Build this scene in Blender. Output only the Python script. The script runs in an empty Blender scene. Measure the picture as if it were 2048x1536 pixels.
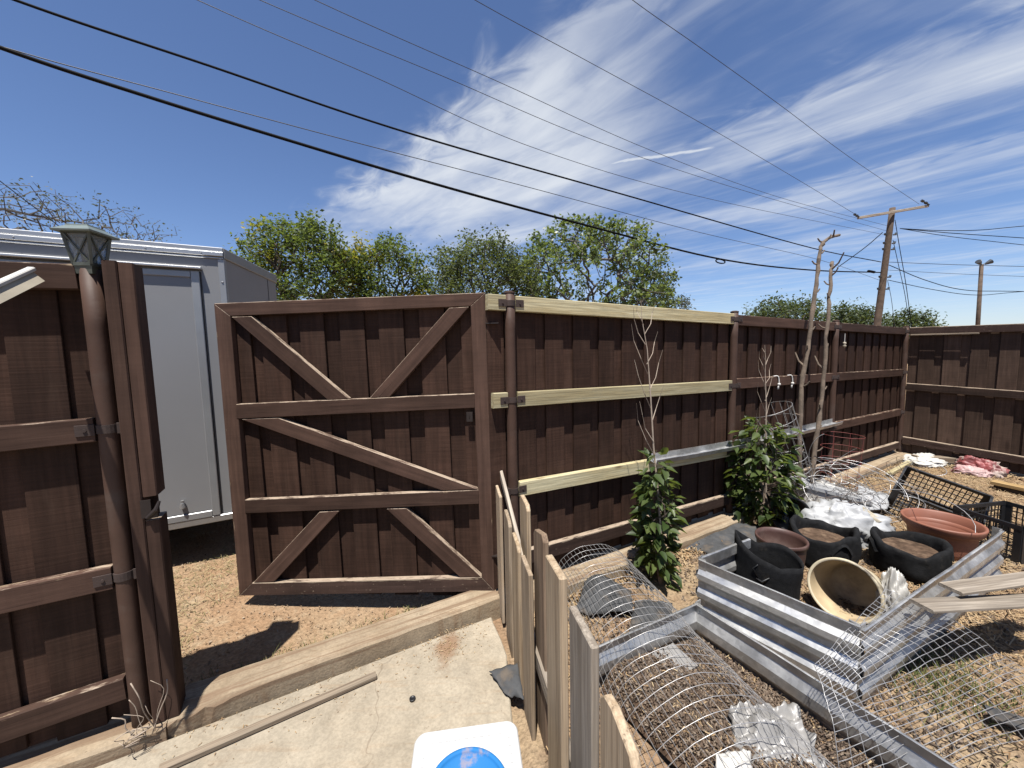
import bpy, math, random
import numpy as np
from mathutils import Vector, Matrix, noise as mnoise

# ------------------------------------------------------------------ camera
FPX, CX, CY, CAMH = 740.0, 1024.0, 768.0, 1.55
PITCH, ROLL = math.atan(63/740), math.radians(1.2)
scn = bpy.context.scene
col = scn.collection
up0 = Vector((0, math.sin(PITCH), math.cos(PITCH))); r0 = Vector((1, 0, 0))
FW = Vector((0, math.cos(PITCH), -math.sin(PITCH)))
RT = math.cos(ROLL)*r0 - math.sin(ROLL)*up0
UP = math.cos(ROLL)*up0 + math.sin(ROLL)*r0
EYE = Vector((0, 0, CAMH))
cam = bpy.data.cameras.new('camera'); cam.sensor_width = 36; cam.lens = 36*FPX/2048
cam.clip_start = 0.05; cam.clip_end = 3000
camo = bpy.data.objects.new('camera', cam); col.objects.link(camo)
M3 = Matrix((RT, UP, -FW)).transposed()
camo.matrix_world = Matrix.Translation(EYE) @ M3.to_4x4()
scn.camera = camo

# ------------------------------------------------------------------ sky and sun
SUN_EL = math.radians(71.5)
SH = Vector((0.17, 0.985, 0))                      # horizontal direction in which shadows fall
sun_az = math.atan2(-SH.x, -SH.y)
world = bpy.data.worlds.new('World'); scn.world = world; world.use_nodes = True
wt = world.node_tree; wt.nodes.clear()
def wn(t, **k):
    n = wt.nodes.new(t)
    for a, b in k.items(): setattr(n, a, b)
    return n
def wlink(a, b): wt.links.new(a, b)
def wmath(op, a, b=None, c=None):
    n = wn('ShaderNodeMath', operation=op)
    for i, v in enumerate((a, b, c)):
        if v is None: continue
        if isinstance(v, (int, float)): n.inputs[i].default_value = v
        else: wlink(v, n.inputs[i])
    return n.outputs[0]
def wsmooth(v, a, b, lo=0.0, hi=1.0):
    n = wn('ShaderNodeMapRange', interpolation_type='SMOOTHSTEP')
    n.inputs[1].default_value = a; n.inputs[2].default_value = b
    n.inputs[3].default_value = lo; n.inputs[4].default_value = hi
    wlink(v, n.inputs[0]); return n.outputs[0]
sky = wn('ShaderNodeTexSky', sky_type='NISHITA', sun_disc=False)
sky.sun_elevation = SUN_EL; sky.sun_rotation = sun_az % (2*math.pi)
sky.altitude = 1000; sky.air_density = 1.0; sky.dust_density = 0.6; sky.ozone_density = 1.6
tc = wn('ShaderNodeTexCoord'); sep = wn('ShaderNodeSeparateXYZ'); wlink(tc.outputs['Generated'], sep.inputs[0])
dz = wmath('MAXIMUM', sep.outputs[2], 0.03)
cxp = wmath('DIVIDE', sep.outputs[0], dz); cyp = wmath('DIVIDE', sep.outputs[1], dz)
cu = wmath('ADD', wmath('MULTIPLY', cxp, .72), wmath('MULTIPLY', cyp, -.69))
cv = wmath('ADD', wmath('MULTIPLY', cxp, .69), wmath('MULTIPLY', cyp, .72))
def wnoise(su, sv, scale, detail, off=0.0, dist=0.0, rough=.55):
    cb = wn('ShaderNodeCombineXYZ')
    wlink(wmath('MULTIPLY', cu, su), cb.inputs[0]); wlink(wmath('MULTIPLY', cv, sv), cb.inputs[1]); cb.inputs[2].default_value = off
    n = wn('ShaderNodeTexNoise'); n.inputs['Scale'].default_value = scale; n.inputs['Detail'].default_value = detail
    n.inputs['Roughness'].default_value = rough; n.inputs['Distortion'].default_value = dist
    wlink(cb.outputs[0], n.inputs['Vector']); return n.outputs['Fac']
nA = wnoise(.55, 1.0, 1.3, 4, 3.1, .4)             # broad patches
nB = wnoise(.5, 2.0, 1.7, 7, 7.7, 1.3, .55)       # streaks along the wind
nC = wnoise(1.0, 1.9, 4.0, 6, 1.3, .8, .55)         # feathered detail
vw = wmath('ADD', cv, wmath('MULTIPLY', wmath('SUBTRACT', nC, .5), .55))
edge = wsmooth(vw, .84, 1.22)
den = wmath('ADD', wmath('MULTIPLY', nA, .75), wmath('MULTIPLY', nB, .55))
den = wmath('ADD', den, wmath('MULTIPLY', nC, .20))
def bump2(v0, w, u0, u1, amp):
    a = wmath('SUBTRACT', 1.0, wsmooth(wmath('ABSOLUTE', wmath('SUBTRACT', vw, v0)), w*.25, w))
    b = wsmooth(cu, u0-.45, u0+.45); c = wmath('SUBTRACT', 1.0, wsmooth(cu, u1-.4, u1+.4))
    return wmath('MULTIPLY', wmath('MULTIPLY', a, b), wmath('MULTIPLY', c, amp))
boost = wmath('ADD', bump2(1.45, .70, -2.5, -.75, .40), bump2(2.22, .42, -.9, 3.0, .27))
boost = wmath('ADD', boost, bump2(2.15, .75, -2.8, -1.0, .20))
boost = wmath('ADD', boost, bump2(1.02, .16, -.95, -.2, .20))
boost = wmath('ADD', boost, bump2(3.25, .35, -.8, 3.5, .14))
den = wmath('ADD', den, boost)
cloud = wmath('MULTIPLY', wsmooth(den, .60, 1.38), edge)
cloud = wmath('MULTIPLY', cloud, .90)
# a thin broken vapour trail
tl = wmath('SUBTRACT', cyp, wmath('ADD', 2.235, wmath('MULTIPLY', cxp, -.28)))
tl = wmath('ADD', tl, wmath('MULTIPLY', wmath('SUBTRACT', nC, .5), .08))
tm = wmath('SUBTRACT', 1.0, wsmooth(wmath('ABSOLUTE', tl), .004, .03))
tm = wmath('MULTIPLY', tm, wmath('MULTIPLY', wsmooth(cxp, .48, .60), wmath('SUBTRACT', 1.0, wsmooth(cxp, .98, 1.08))))
cloud = wmath('MAXIMUM', cloud, wmath('MULTIPLY', tm, .75))
haz = wsmooth(sep.outputs[2], .0, .16, .38, 0.0)
cloud = wmath('MAXIMUM', cloud, wmath('MULTIPLY', haz, wsmooth(nB, .3, .65, .45, 1.0)))
mixc = wn('ShaderNodeMix', data_type='RGBA'); wlink(cloud, mixc.inputs[0])
tint = wn('ShaderNodeMix', data_type='RGBA', blend_type='MULTIPLY'); tint.inputs[0].default_value = 1; tint.inputs[7].default_value = (.99, 1.07, 1.27, 1)
wlink(sky.outputs[0], tint.inputs[6]); wlink(tint.outputs[2], mixc.inputs[6]); mixc.inputs[7].default_value = (7.4, 7.75, 8.2, 1)
bg = wn('ShaderNodeBackground'); bg.inputs[1].default_value = 0.056
wlink(mixc.outputs[2], bg.inputs[0]); wo = wn('ShaderNodeOutputWorld'); wlink(bg.outputs[0], wo.inputs[0])

sl = bpy.data.lights.new('sun', 'SUN'); sl.energy = 5.0; sl.angle = math.radians(.5); sl.color = (1.0, .955, .89)
so = bpy.data.objects.new('sun', sl); col.objects.link(so)
ldir = Vector((SH.x*math.cos(SUN_EL), SH.y*math.cos(SUN_EL), -math.sin(SUN_EL)))
so.rotation_euler = ldir.to_track_quat('-Z', 'Y').to_euler()
vs = scn.view_settings; vs.view_transform = 'Standard'; vs.look = 'None'; vs.exposure = 1.0; vs.gamma = 1.0
vs.use_curve_mapping = False
scn.cycles.diffuse_bounces = 2; scn.cycles.glossy_bounces = 3

# ------------------------------------------------------------------ helpers: pixels of the survey photo to places in the yard
def ray(x, y): return FW + RT*((x-CX)/FPX) - UP*((y-CY)/FPX)
def G(x, y, z=0.0):
    d = ray(x, y); return EYE + d*((z-CAMH)/d.z)
def DY(x, y, yy):
    d = ray(x, y); return EYE + d*(yy/d.y)
def PL(x, y, p0, n):
    d = ray(x, y); return EYE + d*((p0-EYE).dot(n)/d.dot(n))
A0 = Vector((-.041, 2.179, 0)); DR = Vector((.886, .4637, 0)).normalized(); NN = Vector((-DR.y, DR.x, 0))
def FP(s, n, z): return A0 + DR*s + NN*n + Vector((0, 0, z))
def FS(p): return (p-A0).dot(DR)

rng = np.random.default_rng(7); random.seed(11)
def tag(o, label=None, cat=None, group=None, kind=None):
    if label: o['label'] = label
    if cat: o['category'] = cat
    if group: o['group'] = group
    if kind: o['kind'] = kind
    return o
def thing(name, loc, label, cat, group=None):
    e = bpy.data.objects.new(name, None); e.empty_display_size = .1; col.objects.link(e); e.location = loc
    return tag(e, label, cat, group)
def world_of(o):
    m = o.matrix_basis.copy()
    while o.parent:
        m = o.parent.matrix_basis @ o.matrix_parent_inverse @ m if False else (o.parent.matrix_basis @ m)
        o = o.parent
    return m
def put(name, me, mat, parent=None, mw=None):
    o = bpy.data.objects.new(name, me); col.objects.link(o)
    if mat is not None and not me.materials: me.materials.append(mat)
    mw = mw or Matrix.Identity(4)
    if parent is not None:
        o.parent = parent
        o.matrix_basis = world_of(parent).inverted() @ mw
    else:
        o.matrix_basis = mw
    return o
def mesh_from(name, V, Fs, smooth=False):
    me = bpy.data.meshes.new(name)
    if isinstance(Fs, np.ndarray):
        k = Fs.shape[1]; nF = Fs.shape[0]
        me.vertices.add(len(V)); me.vertices.foreach_set('co', np.asarray(V, dtype=np.float32).ravel())
        me.loops.add(nF*k); me.loops.foreach_set('vertex_index', Fs.astype(np.int32).ravel())
        me.polygons.add(nF); me.polygons.foreach_set('loop_start', np.arange(0, nF*k, k, dtype=np.int32))
        me.update(calc_edges=True)
    else:
        me.from_pydata([tuple(v) for v in V], [], Fs); me.update()
    if smooth: me.polygons.foreach_set('use_smooth', [True]*len(me.polygons))
    me.update(); return me
class MB:
    def __init__(s): s.V = []; s.F = []
    def add(s, V, F):
        b = len(s.V); s.V += [Vector(v) for v in V]; s.F += [tuple(i+b for i in f) for f in F]; return s
    def beam(s, p0, p1, w, t, n=Vector((0, 0, 1)), c=.0):
        p0 = Vector(p0); p1 = Vector(p1); x = (p1-p0).normalized(); z = Vector(n); z = (z-x*z.dot(x)).normalized(); y = z.cross(x)
        prof = [(-w/2, -t/2), (w/2, -t/2), (w/2, t/2), (-w/2, t/2)]
        if c > 0:
            prof = [(-w/2+c, -t/2), (w/2-c, -t/2), (w/2, -t/2+c), (w/2, t/2-c), (w/2-c, t/2), (-w/2+c, t/2), (-w/2, t/2-c), (-w/2, -t/2+c)]
        k = len(prof)
        V = [p0+y*a+z*b for a, b in prof]+[p1+y*a+z*b for a, b in prof]
        F = [(i, (i+1) % k, k+(i+1) % k, k+i) for i in range(k)]+[tuple(range(k-1, -1, -1)), tuple(range(k, 2*k))]
        return s.add(V, F)
    def tube(s, pts, r, k=5, cap=True, closed=False):
        pts = [Vector(p) for p in pts]; n = len(pts)
        if not hasattr(r, '__len__'): r = [r]*n
        base = len(s.V); prev = None
        for i, p in enumerate(pts):
            t = (pts[min(i+1, n-1)]-pts[max(i-1, 0)])
            if closed: t = pts[(i+1) % n]-pts[i-1]
            t = t.normalized() if t.length > 1e-9 else Vector((0, 0, 1))
            if prev is None:
                a = Vector((0, 0, 1)) if abs(t.z) < .9 else Vector((1, 0, 0)); u = a.cross(t).normalized()
            else:
                u = prev-t*prev.dot(t); u = u.normalized() if u.length > 1e-6 else Vector((1, 0, 0)).cross(t).normalized()
            prev = u; v = t.cross(u)
            for j in range(k):
                an = 2*math.pi*j/k; s.V.append(p+u*(math.cos(an)*r[i])+v*(math.sin(an)*r[i]))
        m = n if closed else n-1
        for i in range(m):
            for j in range(k):
                a = base+i*k+j; b = base+i*k+(j+1) % k; i2 = (i+1) % n
                s.F.append((a, b, base+i2*k+(j+1) % k, base+i2*k+j))
        if cap and not closed:
            s.F.append(tuple(base+j for j in range(k-1, -1, -1))); s.F.append(tuple(base+(n-1)*k+j for j in range(k)))
        return s
    def lathe(s, prof, k=32, c=(0, 0, 0), fn=None, close_ends=False):
        base = len(s.V); n = len(prof); c = Vector(c)
        for i, (r, z) in enumerate(prof):
            for j in range(k):
                an = 2*math.pi*j/k; rr, zz = (r, z) if fn is None else fn(r, z, an, i)
                s.V.append(c+Vector((math.cos(an)*rr, math.sin(an)*rr, zz)))
        for i in range(n-1):
            for j in range(k):
                s.F.append((base+i*k+j, base+i*k+(j+1) % k, base+(i+1)*k+(j+1) % k, base+(i+1)*k+j))
        if close_ends: s.F.append(tuple(base+j for j in range(k-1, -1, -1))); s.F.append(tuple(base+(n-1)*k+j for j in range(k)))
        return s
    def box(s, c, sx, sy, sz, rot=None):
        rot = rot or Matrix.Identity(3); c = Vector(c); V = []
        for z in (-.5, .5):
            for x, y in ((-.5, -.5), (.5, -.5), (.5, .5), (-.5, .5)): V.append(c+rot @ Vector((x*sx, y*sy, z*sz)))
        return s.add(V, [(3, 2, 1, 0), (4, 5, 6, 7), (0, 1, 5, 4), (1, 2, 6, 5), (2, 3, 7, 6), (3, 0, 4, 7)])
    def build(s, name, mat, parent=None, smooth=False, mw=None):
        me = mesh_from(name, s.V, s.F, smooth); return put(name, me, mat, parent, mw)
def basis(x, y, z, o):
    m = Matrix((x, y, z)).transposed().to_4x4(); m.translation = o; return m
def bevel(o, w=.003, seg=1):
    b = o.modifiers.new('bevel', 'BEVEL'); b.width = w; b.segments = seg; b.limit_method = 'ANGLE'; b.angle_limit = math.radians(40); return o
def timber(name, p0, p1, w, t, face, mat, parent, c=.003, warp=0.0):
    """straight piece of lumber: local X along it, local Y across its face, local Z out of the face"""
    p0 = Vector(p0); p1 = Vector(p1); L = (p1-p0).length; x = (p1-p0).normalized(); z = Vector(face); z = (z-x*z.dot(x)).normalized(); y = z.cross(x)
    prof = [(-w/2+c, -t/2), (w/2-c, -t/2), (w/2, -t/2+c), (w/2, t/2-c), (w/2-c, t/2), (-w/2+c, t/2), (-w/2, t/2-c), (-w/2, -t/2+c)]
    V = []; F = []; n = 2 if warp == 0 else 8
    for i in range(n):
        f = i/(n-1); dx = warp*math.sin(math.pi*f)
        V += [(L*(f-.5), a, b+dx) for a, b in prof]
    for q in range(n-1):
        F += [(q*8+i, q*8+(i+1) % 8, q*8+8+(i+1) % 8, q*8+8+i) for i in range(8)]
    F += [tuple(range(7, -1, -1)), tuple(range((n-1)*8, n*8))]
    me = mesh_from(name, V, F)
    return put(name, me, mat, parent, basis(x, y, z, (p0+p1)/2))
def plank_poly(name, pts, face, t, mat, parent, bev=.0025):
    """flat-sawn piece with cut ends: pts lie in its front face; thickness goes back from it. local X follows the first edge"""
    pts = [Vector(p) for p in pts]; z = Vector(face).normalized(); x = max(((pts[(i+1) % len(pts)]-pts[i]) for i in range(len(pts))), key=lambda v_: v_.length); x = (x-z*x.dot(z)).normalized(); y = z.cross(x)
    if y.z < -1e-4: x = -x; y = -y
    c = sum(pts, Vector())/len(pts); L = [((p-c).dot(x), (p-c).dot(y)) for p in pts]
    area = sum(L[i][0]*L[(i+1) % len(L)][1]-L[(i+1) % len(L)][0]*L[i][1] for i in range(len(L)))
    if area < 0: L = L[::-1]
    k = len(L); V = [(a, b, 0) for a, b in L]+[(a, b, -t) for a, b in L]
    F = [tuple(range(k)), tuple(range(2*k-1, k-1, -1))]+[(i, k+i, k+(i+1) % k, (i+1) % k) for i in range(k)]
    me = mesh_from(name, V, F); return bevel(put(name, me, mat, parent, basis(x, y, z, c)), bev)
def vnoise(x, y, seed=0):
    def h(i, j):
        q = np.sin(i*127.1+j*311.7+seed*74.7)*43758.5453; return q-np.floor(q)
    xi = np.floor(x); yi = np.floor(y); xf = x-xi; yf = y-yi; u = xf*xf*(3-2*xf); v = yf*yf*(3-2*yf)
    return (h(xi, yi)*(1-u)+h(xi+1, yi)*u)*(1-v)+(h(xi, yi+1)*(1-u)+h(xi+1, yi+1)*u)*v
def fbm(x, y, seed=0, o=4):
    t = 0; a = .5; s = 0
    for k in range(o): t = t+a*vnoise(x*2**k, y*2**k, seed+k); s += a; a *= .5
    return t/s
def catmull(P, n=6):
    P = [Vector(p) for p in P]; Q = [P[0]*2-P[1]]+P+[P[-1]*2-P[-2]]; out = []
    for i in range(1, len(Q)-2):
        for k in range(n):
            t = k/n; a, b, c, d = Q[i-1], Q[i], Q[i+1], Q[i+2]
            out.append(.5*((2*b)+(c-a)*t+(2*a-5*b+4*c-d)*t*t+(3*b-a-3*c+d)*t**3))
    out.append(P[-1]); return out

# ------------------------------------------------------------------ materials
ALB = .55                                          # every base colour below is scaled once to real-world reflectance
class NT:
    def __init__(s, name):
        s.m = bpy.data.materials.new(name); s.m.use_nodes = True; s.t = s.m.node_tree; s.b = s.t.nodes['Principled BSDF']; s.out = s.t.nodes['Material Output']
    def n(s, t, **k):
        q = s.t.nodes.new(t)
        for a, b in k.items(): setattr(q, a, b)
        return q
    def l(s, a, b): s.t.links.new(a, b)
    def set(s, sock, v):
        if hasattr(v, 'is_output') or isinstance(v, bpy.types.NodeSocket): s.l(v, sock)
        elif isinstance(v, tuple) and len(v) == 3 and sock.type == 'RGBA': sock.default_value = (*v, 1)
        else: sock.default_value = v
    def obj(s, scale=(1, 1, 1), shift=True):
        tc = s.n('ShaderNodeTexCoord'); mp = s.n('ShaderNodeMapping'); mp.inputs['Scale'].default_value = scale
        if shift:
            oi = s.n('ShaderNodeObjectInfo'); ml = s.n('ShaderNodeMath', operation='MULTIPLY'); ml.inputs[1].default_value = 37.0
            s.l(oi.outputs['Random'], ml.inputs[0]); cb = s.n('ShaderNodeCombineXYZ')
            for i in range(3): s.l(ml.outputs[0], cb.inputs[i])
            ad = s.n('ShaderNodeVectorMath', operation='ADD'); s.l(tc.outputs['Object'], ad.inputs[0]); s.l(cb.outputs[0], ad.inputs[1]); s.l(ad.outputs[0], mp.inputs[0])
        else: s.l(tc.outputs['Object'], mp.inputs[0])
        return mp.outputs[0]
    def noise(s, vec, scale=5, detail=4, rough=.55, dist=0):
        q = s.n('ShaderNodeTexNoise'); s.l(vec, q.inputs['Vector']); q.inputs['Scale'].default_value = scale; q.inputs['Detail'].default_value = detail
        q.inputs['Roughness'].default_value = rough; q.inputs['Distortion'].default_value = dist; return q.outputs['Fac']
    def ramp(s, f, a, b, lo=0., hi=1.):
        q = s.n('ShaderNodeMapRange', interpolation_type='SMOOTHSTEP'); s.l(f, q.inputs[0])
        for i, v in enumerate((a, b, lo, hi)): q.inputs[i+1].default_value = v
        return q.outputs[0]
    def math(s, op, a, b=0.):
        q = s.n('ShaderNodeMath', operation=op); s.set(q.inputs[0], a); s.set(q.inputs[1], b); return q.outputs[0]
    def mix(s, f, a, b, mode='MIX'):
        q = s.n('ShaderNodeMix', data_type='RGBA', blend_type=mode); s.set(q.inputs[0], f); s.set(q.inputs[6], a); s.set(q.inputs[7], b); return q.outputs[2]
    def scale(s, c, f):
        q = s.n('ShaderNodeVectorMath', operation='SCALE'); s.set(q.inputs[0], c); s.set(q.inputs['Scale'], f); return q.outputs[0]
    def bump(s, h, st=.3, d=.01):
        q = s.n('ShaderNodeBump'); q.inputs['Strength'].default_value = st; q.inputs['Distance'].default_value = d; s.l(h, q.inputs['Height']); s.l(q.outputs[0], s.b.inputs['Normal'])
    def rnd(s, lo, hi):
        oi = s.n('ShaderNodeObjectInfo'); return s.ramp(oi.outputs['Random'], 0, 1, lo, hi)
    def isl(s):
        return s.n('ShaderNodeNewGeometry').outputs['Random Per Island']
    def done(s, base=None, rough=None, metal=None, spec=None):
        if base is not None: s.set(s.b.inputs['Base Color'], s.scale(base, ALB))
        if rough is not None: s.set(s.b.inputs['Roughness'], rough)
        if metal is not None: s.set(s.b.inputs['Metallic'], metal)
        if spec is not None: s.b.inputs['Specular IOR Level'].default_value = spec
        return s.m
def simple(name, c, rough=.7, metal=0., var=.15, scale=8, bump=0., spec=None, dirt=None):
    q = NT(name); v = q.obj(); f = q.noise(v, scale, 5)
    b = q.scale(c, q.ramp(f, .25, .75, 1-var, 1+var))
    if dirt: b = q.mix(q.ramp(q.noise(v, scale*.6, 6, .65), dirt[1], dirt[2], 0, dirt[3]), b, dirt[0])
    if bump: q.bump(q.noise(v, scale*5, 4), bump, .004)
    return q.done(b, rough, metal, spec)
def brown(name, base, edge=0.0, fleck=.72, saw=1.0, bare=(.40, .30, .20)):
    q = NT(name); v = q.obj((1, 1, 1)); g = q.noise(q.obj((2.2, 38, 38)), 1, 5, .6, .3); sw = q.noise(q.obj((95, 3, 3)), 1, 4, .6); bl = q.noise(v, 5, 4)
    c = q.scale(base, q.ramp(g, .25, .8, .74, 1.24)); c = q.scale(c, q.ramp(sw, .3, .75, 1-.15*saw, 1+.13*saw)); c = q.scale(c, q.ramp(bl, .3, .7, .86, 1.14)); c = q.scale(c, q.rnd(.76, 1.22))
    ck = q.ramp(q.noise(q.obj((.8, 60, 60)), 1.2, 4, .6), .64, .70, 0, .55); c = q.mix(ck, c, (.018, .010, .008))
    vo = q.n('ShaderNodeTexVoronoi'); vo.inputs['Scale'].default_value = 1; q.l(q.obj((1.7, 7, 7)), vo.inputs['Vector']); c = q.mix(q.ramp(vo.outputs['Distance'], .05, .17, .5, 0), c, (.03, .017, .013))
    dust = q.ramp(q.noise(q.obj((.9, 5, 5)), 2.5, 5, .65), .5, .78, 0, .30); c = q.mix(dust, c, (.135, .085, .062))
    fl = q.ramp(q.noise(q.obj((18, 50, 50)), 1.6, 5, .72), fleck+.02, fleck+.06); c = q.mix(fl, c, bare)
    if edge > 0:
        tc = q.n('ShaderNodeTexCoord'); sp = q.n('ShaderNodeSeparateXYZ'); q.l(tc.outputs['Object'], sp.inputs[0])
        e = q.ramp(sp.outputs[1], .024, .0385, 0, edge); nz = q.noise(q.obj((7, 60, 60)), 1, 5, .7)
        e = q.math('ADD', q.ramp(nz, .2, .8, 0, 1), q.math('SUBTRACT', e, 1.0)); c = q.mix(q.ramp(e, .28, .42), c, bare)
        gn = q.n('ShaderNodeNewGeometry'); gs = q.n('ShaderNodeSeparateXYZ'); q.l(gn.outputs['Normal'], gs.inputs[0]); upf = q.ramp(gs.outputs[2], .30, .62)
        c = q.mix(q.math('MULTIPLY', upf, q.ramp(q.noise(q.obj((9, 30, 30)), 1, 5, .7), .40+(.10 if edge == .62 else 0), .56+(.10 if edge == .62 else 0), .0 if edge == .62 else .15, 1)), c, (.52, .41, .31))
    q.bump(q.math('ADD', q.math('MULTIPLY', g, .6), q.math('MULTIPLY', sw, .5*saw)), .55, .004)
    return q.done(c, .75, 0, .12)
def rawwood(name, a, b, grain=26, knots=True, rough=.8, crack=.65):
    q = NT(name); g = q.noise(q.obj((1.3, grain, grain)), 1, 6, .6, .9); fine = q.noise(q.obj((4, grain*5, grain*5)), 1, 3)
    c = q.mix(q.ramp(g, .36, .64), a, b); c = q.scale(c, q.ramp(fine, .3, .7, .78, 1.18)); c = q.scale(c, q.rnd(.8, 1.14))
    ck = q.ramp(q.noise(q.obj((1.1, grain*2.2, grain*2.2)), 1.3, 4, .6), .60, .68, 0, crack); c = q.mix(ck, c, (b[0]*.35, b[1]*.32, b[2]*.30))
    if knots:
        vo = q.n('ShaderNodeTexVoronoi'); vo.inputs['Scale'].default_value = 1; q.l(q.obj((2.6, 9, 9)), vo.inputs['Vector'])
        c = q.mix(q.ramp(vo.outputs['Distance'], .03, .14, .75, 0), c, (b[0]*.45, b[1]*.38, b[2]*.35))
    st = q.ramp(q.noise(q.obj((2, 3, 3)), 3, 5, .7), .5, .75, 0, .35); c = q.mix(st, c, (a[0]*.6, a[1]*.6, a[2]*.62))
    q.bump(q.math('ADD', g, fine), .4, .003); return q.done(c, rough, 0, .25)
def galv(name, base=(.90, .90, .88), rough=.42, metal=.85, dirt=.25):
    q = NT(name); v = q.obj(); vo = q.n('ShaderNodeTexVoronoi'); vo.inputs['Scale'].default_value = 60; q.l(v, vo.inputs['Vector'])
    c = q.scale(base, q.ramp(q.noise(v, 7, 5), .3, .7, .8, 1.1)); sp = q.n('ShaderNodeSeparateColor'); q.l(vo.outputs['Color'], sp.inputs[0]); c = q.scale(c, q.ramp(sp.outputs[0], 0, 1, .9, 1.08))
    d = q.ramp(q.noise(v, 4, 6, .65), .52, .74, 0, dirt); c = q.mix(d, c, (.40, .33, .26))
    return q.done(c, q.ramp(q.noise(v, 9, 4), .3, .7, rough*.85, rough*1.35), metal)
def leafm(name, a, b, trans=.35, rough=.5):
    q = NT(name); r = q.isl(); c = q.mix(r, a, b); vz = q.noise(q.obj((1, 1, 1), False), 1.2, 3); c = q.scale(c, q.ramp(vz, .3, .7, .75, 1.25))
    q.done(c, rough, 0, .35); tr = q.n('ShaderNodeBsdfTranslucent'); q.l(q.mix(.5, c, (.25, .30, .03), 'MIX'), tr.inputs[0])
    ms = q.n('ShaderNodeMixShader'); ms.inputs[0].default_value = trans; q.l(q.b.outputs[0], ms.inputs[1]); q.l(tr.outputs[0], ms.inputs[2]); q.l(ms.outputs[0], q.out.inputs[0]); return q.m
def chipm(name, cols, rough=.9):
    q = NT(name); r = q.isl(); cr = q.n('ShaderNodeValToRGB'); el = cr.color_ramp.elements
    el[0].position = 0; el[0].color = (*cols[0], 1); el[1].position = 1; el[1].color = (*cols[-1], 1)
    for i, c in enumerate(cols[1:-1]):
        e = el.new((i+1)/(len(cols)-1)); e.color = (*c, 1)
    q.l(r, cr.inputs[0]); return q.done(cr.outputs[0], rough, 0, .2)

BR = (.071, .0385, .027)
M = {}
M['brown'] = brown('brown_board_paint', BR, 0, .74)
M['brown_rail'] = brown('brown_rail_paint', (.100, .058, .043), .62, .73, .25)
M['brown_gate'] = brown('brown_gate_paint', (.106, .062, .046), .55, .74, .3)
M['brown_old'] = brown('weathered_brown_paint', (.080, .050, .040), .9, .62, .6, (.42, .33, .24))
M['brown_dusty_board'] = brown('dusty_brown_board_paint', (.118, .076, .056), 0, .69, .8, (.30, .22, .16))
M['brown_dusty'] = brown('dusty_brown_paint', (.082, .053, .041), .8, .66, .8, (.38, .29, .21))
M['pipe'] = simple('brown_pipe_paint', (.100, .056, .040), .6, 0, .14, 9, .12, .25, ((.17, .14, .12), .5, .72, .35))
M['bracket'] = simple('brown_bracket_paint', (.060, .036, .029), .85, .0, .2, 14, .2)
M['pipe_bare'] = simple('bare_steel_pipe', (.16, .125, .115), .42, .35, .2, 12, .1)
M['iron'] = simple('dark_iron', (.045, .032, .028), .55, .4, .2, 20)
M['new_wood'] = rawwood('fresh_treated_lumber', (.70, .63, .40), (.58, .48, .265), 22, True, .7, .0)
M['picket'] = rawwood('weathered_picket_wood', (.62, .49, .35), (.44, .33, .22), 34)
M['picket_grey'] = rawwood('grey_weathered_wood', (.52, .45, .365), (.33, .275, .215), 40)
M['picket_dark'] = rawwood('rain_darkened_wood', (.36, .26, .175), (.20, .135, .09), 34)
M['picket_tan'] = rawwood('tan_picket_wood', (.68, .53, .36), (.48, .35, .22), 30)
M['plank'] = rawwood('old_plank', (.42, .34, .25), (.28, .20, .14), 30)
M['plank_y'] = rawwood('yellow_plank', (.55, .38, .18), (.40, .26, .11), 20)
M['bark'] = simple('dry_bark', (.22, .165, .12), .9, 0, .35, 14, .5)
M['bark_dark'] = simple('dark_bark', (.075, .055, .042), .9, 0, .3, 12, .5)
M['twig'] = simple('pale_dry_twig', (.52, .42, .33), .85, 0, .2, 20)
M['twig_grey'] = simple('grey_twig', (.17, .16, .15), .9, 0, .25, 8)
M['pole'] = simple('creosoted_pole', (.14, .095, .065), .9, 0, .35, 5, .4)
M['galv'] = galv('galvanised_steel')
M['galv_dull'] = galv('dull_galvanised_steel', (.75, .77, .78), .5, .75, .45)
M['wire'] = galv('galvanised_wire', (.76, .75, .74), .4, .7, .1)
M['wire_dark'] = simple('rusty_wire', (.22, .17, .14), .6, .5, .3, 20)
M['wire_red'] = simple('red_coated_wire', (.28, .07, .06), .6, 0, .2, 10)
M['cable'] = simple('black_cable', (.008, .008, .009), .8, 0, .1, 4, 0, .1)
M['cable_thin'] = simple('aged_copper_line', (.05, .05, .055), .5, .3, .1, 4)
M['black_fabric'] = simple('black_felt', (.016, .0165, .018), .95, 0, .35, 30, .5, .15, ((.09, .075, .06), .56, .75, .4))
M['weed_fabric'] = simple('grey_landscape_fabric', (.085, .088, .092), .85, 0, .3, 14, .35, .2, ((.22, .17, .12), .50, .72, .6))
M['black_plastic'] = simple('black_plastic', (.02, .021, .024), .45, 0, .2, 10, 0, .5, ((.10, .08, .065), .55, .8, .35))
M['terracotta'] = simple('terracotta_plastic', (.34, .135, .085), .55, 0, .12, 5, .1, .4, ((.40, .30, .26), .52, .78, .45))
M['brown_pot'] = simple('brown_plastic_pot', (.105, .055, .045), .5, 0, .2, 6, .1, .4, ((.26, .19, .16), .48, .74, .5))
M['cream'] = simple('cream_plastic', (.80, .70, .50), .5, 0, .12, 7, .1, .4, ((.07, .05, .035), .50, .68, .9))
M['cream_in'] = simple('stained_cream_plastic', (.72, .57, .36), .55, 0, .18, 6, .1, .4, ((.10, .06, .035), .45, .75, .75))
M['white'] = simple('white_plastic', (0.50, 0.51, 0.52), .5, 0, .05, 6, .05, .4)
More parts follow.
